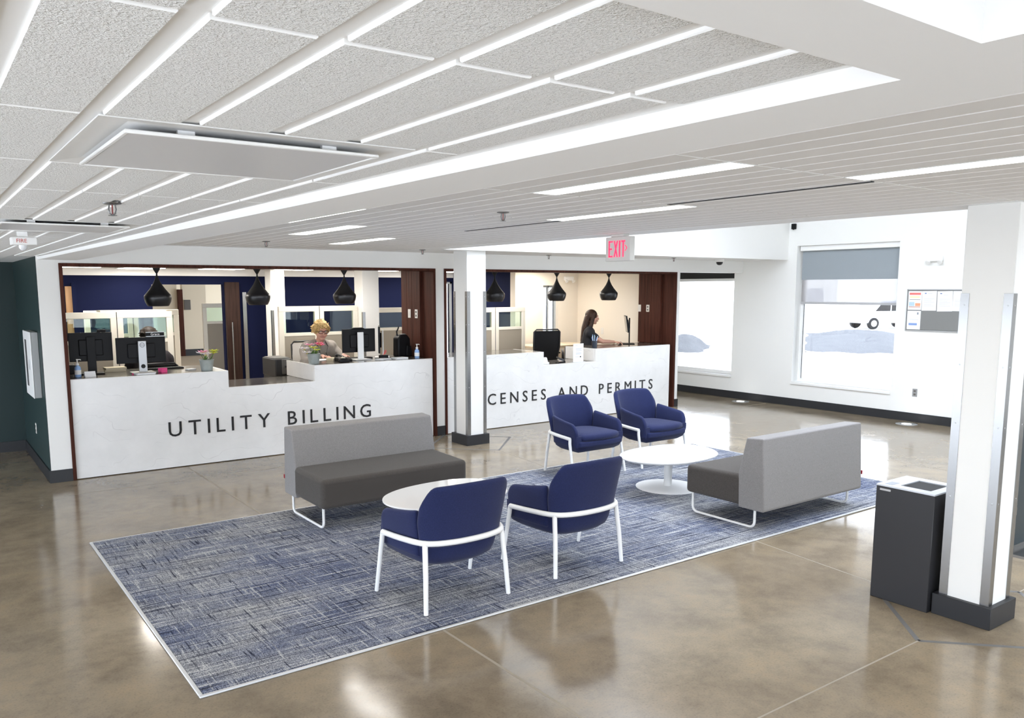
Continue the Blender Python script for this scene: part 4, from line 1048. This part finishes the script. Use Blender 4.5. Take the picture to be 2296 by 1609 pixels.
bucket((4.09, 9.66, ZC), 'small zinc bucket with white, pink and hot pink flowers', [(-.12, 0, .19, WT, .06, 1), (-.10, -.03, .14, WT, .055, 0), (-.06, -.02, .235, PK, .06, 1), (-.01, -.03, .20, YG, .05, 0), (.03, -.03, .17, YG, .045, 1), (.07, -.02, .245, HP, .055, 1), (.10, .01, .225, HP, .05, 0)])
# pictures of desk clutter: each its own thing
def keyboard(loc, rz, lab):
    t = thing('keyboard', lab, 'keyboard', loc, rz); B().box(-.21, .21, -.065, .065, .0004, .014).obj('body', BLKP, t, bevel=(.004, 1))
    k = B()
    for r in range(4):
        for c in range(14): k.box(-.198+c*.0284, -.198+c*.0284+.022, -.052+r*.027, -.052+r*.027+.021, .014, .018)
    o = k.obj('keys', BLKM, t); o['kind'] = 'stuff'
keyboard((2.40, 10.12, ZC), .1, 'black keyboard behind the silver-stand monitor'); keyboard((4.88, 10.06, ZC), 0, 'black keyboard before the blonde person')
def papers(nm, loc, rz, w, d, h, m, lab, cat='paper'):
    t = thing(nm, lab, cat, loc, rz); B().box(-w/2, w/2, -d/2, d/2, .0004, h*.5).obj('lower_sheets', m, t); M_ = Matrix.Rotation(.12, 4, 'Z'); B().box(-w/2, w/2, -d/2, d/2, h*.5+.0002, h, M=M_).obj('upper_sheets', m, t)
PNK = mat('pink_note', (.85, .08, .28), .7); MAN = mat('manila_paper', (.68, .60, .44), .8)
papers('paper_stack', (2.06, 9.60, ZC), .05, .20, .14, .018, PAPER, 'white paper pad in front of the silver-stand monitor')
papers('paper_stack', (1.86, 10.14, ZC), -.1, .22, .16, .05, MAN, 'cream papers between the two dark monitors'); papers('sticky_notes', (2.28, 9.70, ZC), .3, .07, .07, .05, PNK, 'hot pink sticky notes behind the silver stand', 'sticky notes')
papers('sticky_notes', (1.99, 9.66, ZC), -.2, .09, .06, .012, PNK, 'flat pink notes left of the silver stand', 'sticky notes')
papers('paper_stack', (5.33, 9.68, ZC), .05, .19, .13, .02, PAPER, 'white paper pad in front of the black bag'); papers('paper_stack', (4.42, 10.14, ZC), .2, .28, .2, .006, PAPER, 'white papers under the blonde person\'s hands')
papers('paper_stack', (4.50, 9.99, ZC), .3, .12, .13, .035, MAN, 'cream papers beside the white monitor stand'); papers('paper_stack', (5.10, 9.72, ZC), .5, .2, .14, .012, PAPER, 'loose white papers between white stand and bag')
papers('paper_stack', (2.62, 9.82, ZC), .3, .10, .07, .012, PAPER, 'small white cards near the flower bucket')
t = thing('card_holder', 'white folded card beside the blue sanitizer', 'card', (1.52, 9.66, ZC), .1); B().prism([(-.03, 0), (0, .06), (.004, .06), (-.022, 0)], -.055, .055, 'x').obj('front_leaf', PAPER, t); B().prism([(.03, 0), (.026, 0), (.0, .056), (.004, .06)], -.055, .055, 'x').obj('rear_leaf', PAPER, t)
t = thing('card_holder', 'clear white business card holder at the low permits section', 'card', (7.76, 9.58, .8675), -.2); B().prism([(-.04, 0), (.04, 0), (.045, .09), (.03, .09), (.0, .03), (-.04, .03)], -.06, .06, 'x').obj('holder', mat('clear_acrylic', (.80, .82, .85), .1), t); B().prism([(.01, .03), (.02, .03), (.036, .10), (.026, .10)], -.05, .05, 'x').obj('cards', PAPER, t)
def mouse(loc, lab):
    t = thing('computer_mouse', lab, 'mouse', loc, 0); b = B(); b.ball((0, 0, .008), .03, (1.6, .95, .75), 16); b.obj('shell', BLKP, t, smooth=180); B().box(.008, .03, -.002, .002, .026, .031).obj('wheel', BLKM, t)
mouse((9.705, 9.965, ZC+.0135), 'black mouse under the hand of the dark-haired person')
t = thing('desk_phone', 'black desk phone near the blonde person', 'phone', (4.58, 9.84, ZC), .2); B().prism([(-.08, 0), (.08, 0), (.08, .05), (-.08, .02)], -.09, .09, 'x').obj('base', BLKP, t, bevel=(.006, 2)); h = B(); h.tube([(-.06, -.07, .055), (-.06, -.05, .07), (-.06, .05, .085), (-.06, .07, .07)], [.022, .014, .014, .022], n=10); h.obj('handset', BLKM, t, smooth=60)
t = thing('tape_dispenser', 'dark tape dispenser at the counter edge by the phone', 'tape dispenser', (4.50, 9.66, ZC), .1); B().prism([(-.07, 0), (.07, 0), (.07, .02), (.03, .05), (-.04, .055), (-.07, .03)], -.025, .025, 'y').obj('body', BLKP, t, bevel=(.004, 1)); b = B(); b.lathe([(.022, -.012), (.028, -.012), (.028, .012), (.022, .012)], n=16); bmesh.ops.rotate(b.bm, verts=b.bm.verts, cent=(0, 0, 0), matrix=Matrix.Rotation(PI/2, 3, 'X')); b.obj('tape_roll', mat('tape', (.6, .55, .4), .3), t, loc=(-.01, 0, .045))
t = thing('desk_caddy', 'black desk caddy with pens beside the walnut jamb', 'desk organiser', (1.40, 10.12, ZC), 0); B().box(-.05, .05, -.04, .04, .0004, .10).obj('box', BLKP, t, bevel=(.004, 1))
for k in range(4): B().tube([(-.03+.02*k, 0, .09), (-.05+.028*k, .01, .17)], .004, n=6).obj('pen', WMETAL if k % 2 else SILVER, t)
t = thing('scissors_tray', 'dark tray with red-handled scissors behind the papers', 'desk organiser', (5.17, 9.84, ZC), 0); B().box(-.06, .06, -.03, .03, .0004, .05).obj('tray', BLKP, t, bevel=(.004, 1)); B().tube([(0, 0, .045), (.02, 0, .10), (.035, 0, .115), (.04, 0, .09), (.02, 0, .06)], .006, n=8).obj('scissors', mat('scissor_red', (.80, .12, .12), .5), t, smooth=60)
# permits counter
t = thing('pen_cup', 'dark glass cup of blue and white pens on the permits counter', 'pen cup', (8.86, 9.67, ZC), 0)
B().lathe([(.040, .0004), (.044, .11), (.041, .11), (.037, .006), (0, .006)], n=24).obj('cup', mat('smoked_cup', (.02, .03, .05), .15), t, smooth=40)
for k in range(8):
    a = 2*PI*k/8; B().tube([(.015*math.cos(a), .015*math.sin(a), .01), (.036*math.cos(a), .036*math.sin(a), .12), (.050*math.cos(a), .050*math.sin(a), .165+.02*(k % 3))], .005, n=8).obj('pen', [mat('pen_blue', (.10, .22, .55), .4), PAPER, mat('pen_light_blue', (.30, .50, .75), .4)][k % 3], t, smooth=60)
t = thing('sign_holder', 'upright white information sheet in clear stand on the permits counter', 'sign', (8.42, 9.56, .8675), 0)
B().box(-.105, .105, -.002, .002, .004, .285).obj('sheet', PAPER, t); B().box(-.107, .107, -.05, .05, .0003, .004).obj('foot', mat('clear_acrylic2', (.75, .78, .80), .08), t)
for z0, x0, x1 in ((.255, -.06, -.02), (.205, -.05, .07), (.193, -.05, .06), (.172, -.045, .07), (.140, -.05, .06), (.128, -.05, .065), (.116, -.05, .05)): B().box(x0, x1, -.0026, -.002, z0, z0+.005).obj('print_line', mat('print_grey', (.5, .52, .58), .7), t)
for x in (-.055, -.030, -.005): B().box(x, x+.016, -.0026, -.002, .075, .085).obj('print_line', mat('print_grey', (.5, .52, .58), .7), t)
b = B(); b.lathe([(.012, 0), (.012, .0008)], n=14); bmesh.ops.rotate(b.bm, verts=b.bm.verts, cent=(0, 0, 0), matrix=Matrix.Rotation(PI/2, 3, 'X')); b.obj('print_mark', BLKP, t, loc=(.045, -.002, .080))
t = thing('stapler', 'black stapler standing open on the low permits section', 'stapler', (8.12, 9.62, .8675), math.radians(8)); B().prism([(-.10, 0), (.09, 0), (.09, .02), (-.10, .012)], -.018, .018, 'y').obj('base', BLKP, t, bevel=(.003, 1)); B().prism([(.085, .02), (.075, .05), (-.09, .095), (-.10, .08), (.05, .022)], -.017, .017, 'y').obj('arm', BLKM, t, bevel=(.005, 2)); B().prism([(.06, .024), (-.08, .052), (-.08, .045), (.06, .016)], -.008, .008, 'y').obj('magazine', SILVER, t)
# desk behind the licence counter and printer
t = thing('office_desk', 'pale wood desk with tray behind the permits counter', 'desk', (9.35, 11.45, 0)); B().box(-.55, .75, -.35, .35, .96, 1.0).obj('desk_top', mat('pale_maple', (.62, .52, .38), .45), t, bevel=(.004, 1))
for x in (-.5, .7):
    for y in (-.3, .3): B().box(x-.025, x+.025, y-.025, y+.025, 0, .96).obj('leg', SILVER, t)
t = thing('printer', 'dark grey printer behind the low billing section', 'printer', (4.12, 11.05, 0), 0); PG = mat('printer_dark', (.022, .022, .025), .5); PL = mat('printer_grey', (.14, .135, .13), .5)
B().box(-.10, .125, -.25, .25, 0, .80).obj('pedestal', PG, t, bevel=(.006, 1)); B().box(-.11, .135, -.26, .26, .80, 1.05).obj('body', PG, t, bevel=(.015, 2)); B().box(-.02, .13, -.268, -.25, .84, 1.045).obj('front_cover', PL, t, bevel=(.006, 1)); B().box(.02, .12, -.30, -.262, .93, .955).obj('paper_tray', PG, t); B().box(-.10, .12, -.2, .2, 1.05, 1.062).obj('scanner_lid', PL, t, bevel=(.006, 1))

# ================================================================== OFFICE CHAIRS AND PEOPLE
def task_chair(lab, loc, rz, seat=.60, back=.55, m=BLKP, arms=True):
    """back of the chair towards -y (sitter faces +y)"""
    t = thing('office_chair', lab, 'chair', loc, rz)
    B().box(-.24, .24, -.22, .24, seat-.07, seat).obj('seat', m, t, bevel=(.03, 3))
    M_ = Matrix.Translation((0, -.25, seat+.06)) @ Matrix.Rotation(math.radians(8), 4, 'X')
    f = B(); w0, w1 = .19, .225
    f.tube([M_ @ Vector(p) for p in ((-w0, 0, 0), (-w1, -.015, back*.5), (-w1, 0, back-.04), (-w1+.04, 0, back), (w1-.04, 0, back), (w1, 0, back-.04), (w1, -.015, back*.5), (w0, 0, 0), (-w0, 0, 0))], .013, n=8); f.obj('back_frame', BLKM, t, smooth=60)
    mb = B().prism([(-w0, 0), (w0, 0), (w1, back*.5), (w1, back-.02), (-w1, back-.02), (-w1, back*.5)], -.004, .004, 'y').obj('mesh_back', m, t); mb.matrix_local = M_
    B().box(-.10, .10, -.29, -.20, seat-.05, seat-.02).obj('back_bracket', BLKM, t)
    B().lathe([(.03, .10), (.03, seat-.07)], n=14).obj('gas_column', BLKM, t)
    b = B(); b.lathe([(.20, .25), (.21, .262), (.20, .274), (.19, .262), (.20, .25)], n=24, caps=False); b.obj('foot_ring', SILVER, t, smooth=60)
    for k in range(5):
        a = 2*PI*k/5; o = B().tube([(0, 0, .10), (.28*math.cos(a), .28*math.sin(a), .07)], [.025, .016], n=8).obj('base_arm', BLKM, t, smooth=60)
        B().ball((.28*math.cos(a), .28*math.sin(a), .0305), .03, n=10).obj('castor', BLKP, o, smooth=180)
    if arms:
        for s in (-1, 1):
            B().tube([(s*.25, 0, seat-.05), (s*.28, 0, seat+.02), (s*.28, 0, seat+.20)], .014, n=8).obj('arm_post', SILVER, t, smooth=60); B().box(s*.28-.035, s*.28+.035, -.12, .14, seat+.20, seat+.225).obj('arm_pad', m, t, bevel=(.01, 2))
    return t
task_chair('empty black mesh office chair behind the permits counter', (8.60, 10.72, 0), math.radians(-20), .72, .56)

def arm_chain(b, pts, rs):
    for (p, q), (r0, r1) in zip(zip(pts, pts[1:]), zip(rs, rs[1:])): b.cap(p, q, r0, r1)
def hand(b, wrist, d, n, side):
    """wrist point, pointing direction d, back-of-hand normal n, side = +1 thumb along d x n"""
    W = Vector(wrist); d = Vector(d).normalized(); n = Vector(n); n = (n-d*n.dot(d)).normalized(); s = d.cross(n)*side
    for k in (-1, -.33, .33, 1): b.cap(W+d*.01+s*k*.012, W+d*.085+s*k*.030, .016, .0125, 8)
    for k, L, in ((.95, .030), (.32, .036), (-.30, .034), (-.95, .026)):
        p0 = W+d*.085+s*k*.031; p1 = p0+(d*.96-n*.25).normalized()*L*1.05; p2 = p1+(d*.72-n*.70).normalized()*L*.8; p3 = p2+(d*.45-n*.9).normalized()*L*.55
        b.cap(p0, p1, .0098, .009, 8); b.cap(p1, p2, .009, .0083, 8); b.cap(p2, p3, .0083, .0075, 8)
    t0 = W+d*.025+s*.030; t1 = t0+(d*.6+s*.75-n*.25).normalized()*.042; t2 = t1+(d*.95+s*.2-n*.3).normalized()*.032
    b.cap(t0, t1, .014, .0108, 8); b.cap(t1, t2, .0108, .009, 8)
def head(b, c, tilt=0.0, turn=0.0, hs=1.0):
    """face looks to -y; returns placement matrix"""
    M_ = Matrix.Translation(c) @ Matrix.Rotation(turn, 4, 'Z') @ Matrix.Rotation(tilt, 4, 'X') @ Matrix.Diagonal((hs*(1.04 if hs > 1 else 1), hs, hs, 1))
    def el(p, r, sc):
        b.ball(p, r, sc, 20); bmesh.ops.transform(b.bm, matrix=M_, verts=b.last)
    el((0, .012, .035), .088, (.86, 1.06, .98)); el((0, -.012, -.030), .070, (.92, 1.0, 1.18)); el((0, -.045, -.088), .034, (1.0, .8, .75))
    el((0, -.094, -.012), .013, (.85, 1.0, 1.5)); el((0, -.101, -.027), .0135, (1.05, .95, .8)); el((.030, -.070, -.035), .026, (1, .7, .9)); el((-.030, -.070, -.035), .026, (1, .7, .9))
    el((0, -.082, .028), .03, (1.7, .5, .45)); el((0, -.083, -.057), .014, (1.5, .8, .55))
    for s in (-1, 1): el((s*.080, .012, -.012), .022, (.35, .75, 1.15))
    return M_
def face_parts(t, M_, eye=(.10, .16, .20), brow=(.25, .15, .08), lip=(.60, .22, .20)):
    for s in (-1, 1):
        o = B().ball((s*.031, -.080, .006), .0095, (1.25, .5, .70), 10).obj('eye', mat('eye_white', (.78, .76, .73), .3), t, smooth=180); o.matrix_local = M_
        o2 = B().ball((s*.031, -.0845, .006), .0046, (1, .35, 1), 8).obj('iris', mat('iris_%d' % int(eye[0]*100), eye, .2), o, smooth=180)
        o = B().tube([(s*.016, -.0915, .024), (s*.032, -.0915, .030), (s*.049, -.081, .024)], [.003, .0036, .002], n=6).obj('eyebrow', mat('brow_%d' % int(brow[0]*100), brow, .8), t, smooth=60); o.matrix_local = M_
    o = B().tube([(-.024, -.087, -.056), (-.010, -.0945, -.054), (0, -.0955, -.0555), (.010, -.0945, -.054), (.024, -.087, -.056)], [.002, .005, .0052, .005, .002], n=8).obj('lips', mat('lip_%d' % int(lip[0]*100), lip, .5), t, smooth=60); o.matrix_local = M_
def torso(b, x, y, z0, z1, wide, rr, lean):
    for s in (-1, 0, 1):
        b.cap((x+s*wide*.55, y, z0), (x+s*wide*.52, y+lean*.5, (z0+z1)/2), rr*1.0, rr*.93); b.cap((x+s*wide*.52, y+lean*.5, (z0+z1)/2), (x+s*wide*.62, y+lean, z1-.07), rr*.93, rr*.78)
    b.cap((x-wide*1.0, y+lean, z1-.03), (x+wide*1.0, y+lean, z1-.03), rr*.52, rr*.52); b.cap((x-wide*.5, y+lean, z1+.005), (x+wide*.5, y+lean, z1+.005), rr*.42, rr*.42)
SKIN1 = mat('fair_skin', (.66, .36, .27), .5); SKIN2 = mat('tan_skin', (.60, .33, .24), .5)
def person(lab, loc, rz, skin, cfg):
    t = thing('person', lab, 'person', loc, rz)
    b = B(); W = cfg['wide']; RR = cfg['rr']; zs = cfg['zs']; hp = .70
    torso(b, 0, 0, hp, zs, W*.92, RR*.9, cfg['lean'])
    hc = Vector(cfg['head']); b.cap((0, cfg['lean'], zs-.02), (hc.x*.6, hc.y+.03, hc.z-.085), .058, .052)
    M_ = head(b, hc, cfg.get('tilt', 0), cfg.get('turn', 0), cfg.get('hs', 1.0))
    for s in (-1, 1):
        A = cfg['arm'][s]; arm_chain(b, [A[0], A[1], A[2]], [.048, .038, .026]); d = Vector(A[3]); hand(b, A[2], d, cfg.get('hn', {}).get(s, (0, 0, 1)), -s if d.y < 0 else s)
        arm_chain(b, [(s*.09, -.02, hp-.02), (s*.11, -.40, hp-.03), (s*.11, -.34, .34)], [.085, .062, .045]); b.cap((s*.11, -.34, .34), (s*.11, -.42, .315), .04, .03)
    body = link('body', remeshed(b, 'body', skin, .0065, 3), t)
    face_parts(t, M_, *cfg.get('face', ()))
    # top
    g = B(); torso(g, 0, 0, hp-.03, zs, W, RR*1.02, cfg['lean'])
    for s in (-1, 1):
        A = [Vector(p) for p in cfg['arm'][s][:3]]
        if cfg['sleeve'] == 'long': arm_chain(g, [A[0], A[1], A[1].lerp(A[2], .86)], [.072, .056, .042])
        else: arm_chain(g, [A[0], A[0].lerp(A[1], .50)], [.070, .060])
    link('top', remeshed(g, 'top', cfg['top'], .010, 16), t)
    tr = B(); tr.cap((-.08, 0, hp-.02), (.08, 0, hp-.02), RR*.98, RR*.98)
    for s in (-1, 1): arm_chain(tr, [(s*.09, -.02, hp-.02), (s*.11, -.40, hp-.03), (s*.11, -.345, .38)], [.105, .078, .058])
    link('trousers', remeshed(tr, 'trousers', mat('dark_trousers', (.02, .022, .03), .9), .012, 3), t)
    h = B(); cfg['hair'](h, hc); ho = link('hair', remeshed(h, 'hair', cfg['hairm'], .006, 3), t)
    if cfg.get('turn') or cfg.get('tilt'): 
        ho.matrix_local = Matrix.Translation(hc) @ Matrix.Rotation(cfg.get('turn', 0), 4, 'Z') @ Matrix.Rotation(cfg.get('tilt', 0), 4, 'X') @ Matrix.Scale(cfg.get('hs', 1.0), 4) @ Matrix.Translation(-hc)
    return t, M_
def hair_m(nm, lo, hi):
    n = NT(nm); a = n.noise(n.mapped((120, 120, 18)), 1, 4, .6); n.bump(a, .6, .004)
    return n.set(Base_Color=n.ramp(a, [(.35, lo), (.65, hi)]), Roughness=.55, Specular_IOR_Level=.3)
rnd = random.Random(3)
def hair_short(b, c):
    o = c+Vector((0, .022, .03))
    b.ball(o, .099, (.96, 1.03, 1.08), 18)
    for k in range(330):
        th = rnd.uniform(0, 2*PI); ph = rnd.uniform(-.30, 1.5)
        d = Vector((math.cos(th)*math.cos(ph), math.sin(th)*math.cos(ph), math.sin(ph)))
        if d.y < -.30 and d.z < .55: continue
        p = o+Vector((d.x*.090, d.y*.096, d.z*.094)); w = Vector((rnd.uniform(-.6, .8), rnd.uniform(-.7, .5), rnd.uniform(-.7, .45))).normalized()
        q = p+d*rnd.uniform(.004, .012)+w*rnd.uniform(.012, .028)
        b.cap(p, q, .013, .0075, 6)
    for s in (-1, 1):
        for k in range(5):
            b.cap(c+Vector((s*.080, -.045+.03*k, .055)), c+Vector((s*(.094+.006*(k % 2)), -.030+.03*k, -.005-.008*k)), .019, .008, 8)
    for k in range(8):
        x = -.07+.018*k; b.cap(c+Vector((x*.8, -.045, .108-2.2*x*x)), c+Vector((x+.035, -.092+.25*abs(x+.01)**1.3, .062-.012*(k % 3))), .016, .007, 8)
def hair_long(b, c):
    b.ball(c+Vector((0, .025, .04)), .10, (.98, 1.05, 1.0), 18)
    for s in (-1, 1):
        b.cap(c+Vector((s*.075, -.02, .06)), c+Vector((s*.088, .02, -.09)), .030, .036, 10); b.cap(c+Vector((s*.088, .02, -.09)), c+Vector((s*.105, .06, -.24)), .036, .042, 10); b.cap(c+Vector((s*.105, .06, -.24)), c+Vector((s*.09, .12, -.36)), .040, .020, 10)
    for x in (-.06, 0, .06):
        b.cap(c+Vector((x, .09, .0)), c+Vector((x, .13, -.18)), .045, .05, 10); b.cap(c+Vector((x, .13, -.18)), c+Vector((x*1.2, .17, -.40)), .05, .022, 10)
def hair_crop(b, c):
    b.ball(c+Vector((0, .02, .035)), .104, (.96, 1.08, 1.02), 18)
    for k in range(160):
        th = rnd.uniform(0, 2*PI); ph = rnd.uniform(-.1, 1.5); d = Vector((math.cos(th)*math.cos(ph), math.sin(th)*math.cos(ph), math.sin(ph)))
        if d.y < -.5 and d.z < .6: continue
        p = c+Vector((0, .02, .03))+d*.098; b.cap(p, p+d*.010+Vector((rnd.uniform(-.02, .02), rnd.uniform(-.02, .02), -.01)), .013, .007, 6)
    b.cap(c+Vector((0, .07, .0)), c+Vector((0, .085, -.09)), .07, .055, 10)
BLOND = hair_m('blond_hair', (.30, .17, .055), (.78, .56, .25)); BROWN = hair_m('dark_brown_hair', (.010, .006, .005), (.07, .032, .018)); BLACKH = hair_m('black_brown_hair', (.008, .006, .005), (.035, .022, .015))
# blonde person writing at the billing counter
task_chair('pale high office chair under the blonde person', (4.62, 10.84, 0), PI, .60, .60, mat('pale_grey_upholstery', (.55, .53, .50), .8), False)
p1, M1 = person('person with short blonde hair, glasses and grey top writing at counter', (4.61, 10.74, 0), 0, SKIN1,
    dict(wide=.178, rr=.165, zs=1.235, lean=-.05, head=(.0, -.14, 1.425), tilt=.16, turn=-.10, hs=1.10, sleeve='long', top=mat('grey_knit', (.33, .30, .27), .9, bump=(200, .3, .003)),
         arm={-1: [(-.222, -.05, 1.16), (-.285, -.24, 1.02), (-.11, -.42, 1.10), (.45, -.85, -.06)], 1: [(.222, -.05, 1.16), (.305, -.24, 1.02), (.19, -.43, 1.10), (-.25, -.95, -.06)]}, hair=hair_short, hairm=BLOND, face=((.12, .20, .24), (.35, .22, .10), (.58, .22, .20))))
g = B()
for s in (-1, 1):
    sg = lambda v: math.copysign(abs(v)**.55, v)
    ring = [(s*.033+.026*sg(math.cos(a)), -.100+.007*abs(math.cos(a)), .004+.0165*sg(math.sin(a))) for a in [2*PI*k/24 for k in range(25)]]
    g.tube(ring, .0034, n=6); g.tube([(s*.059, -.093, .008), (s*.079, -.05, .008), (s*.082, .02, .0)], .0026, n=6)
g.tube([(-.008, -.101, .008), (0, -.106, .010), (.008, -.101, .008)], .003, n=6)
o = g.obj('glasses', mat('dark_red_glasses', (.05, .01, .015), .3), p1, smooth=60); o.matrix_local = M1
l = B(); l.tube([(-.070, -.095, 1.285), (-.080, -.205, 1.215), (-.065, -.245, 1.11), (-.045, -.25, 1.02)], .006, n=8, flat=(.004, .015)); l.tube([(.070, -.095, 1.285), (.066, -.205, 1.215), (.015, -.246, 1.10), (-.035, -.25, 1.02)], .006, n=8, flat=(.004, .015)); l.box(-.075, -.01, -.256, -.248, .93, 1.02); l.obj('lanyard', mat('dark_lanyard', (.03, .02, .03), .7), p1)
t = thing('pen', 'slim pen in the hand of the blonde person', 'pen', (4.555, 10.225, 1.071), 0); B().tube([(0, 0, 0), (-.03, .05, .08)], .004, n=8).obj('barrel', BLKP, t); B().tube([(-.030, .05, .08), (-.034, .056, .09)], .004, n=8).obj('cap', SILVER, t)
# dark-haired person at the permits counter
task_chair('black high office chair under the dark-haired person', (9.22, 10.43, 0), math.radians(-128), .60, .30, BLKP, False)
p2, M2 = person('person with long dark hair in black short-sleeved top reaching for mouse', (9.285, 10.37, 0), math.radians(52), SKIN2,
    dict(wide=.165, rr=.13, zs=1.335, lean=-.06, head=(0, -.12, 1.515), tilt=.02, turn=0, sleeve='short', top=mat('black_top', (.010, .010, .014), .85),
         arm={-1: [(-.205, -.06, 1.26), (-.245, -.27, 1.125), (-.07, -.48, 1.108), (.05, -1, -.05)], 1: [(.205, -.06, 1.26), (.28, -.22, 1.10), (.20, -.44, 1.10), (-.1, -.99, -.05)]}, hair=hair_long, hairm=BROWN, face=((.05, .03, .02), (.04, .02, .015), (.55, .20, .18))))
# head of a colleague behind the monitors
task_chair('black high office chair behind the silver-stand monitor', (2.40, 10.72, 0), 0, .55, .5, BLKP, False)
p3, M3 = person('person with short dark hair mostly hidden behind the silver-stand monitor', (2.395, 10.76, 0), PI, SKIN2,
    dict(wide=.18, rr=.14, zs=1.20, lean=-.04, head=(0, -.06, 1.405), tilt=.1, turn=0, sleeve='long', top=mat('dark_blouse', (.03, .025, .03), .9),
         arm={-1: [(-.22, -.04, 1.13), (-.26, -.12, .90), (-.12, -.30, .80), (.2, -.95, 0)], 1: [(.22, -.04, 1.13), (.26, -.12, .90), (.12, -.30, .80), (-.2, -.95, 0)]}, hair=hair_crop, hairm=BLACKH, face=((.05, .03, .02), (.03, .02, .015), (.5, .2, .18))))
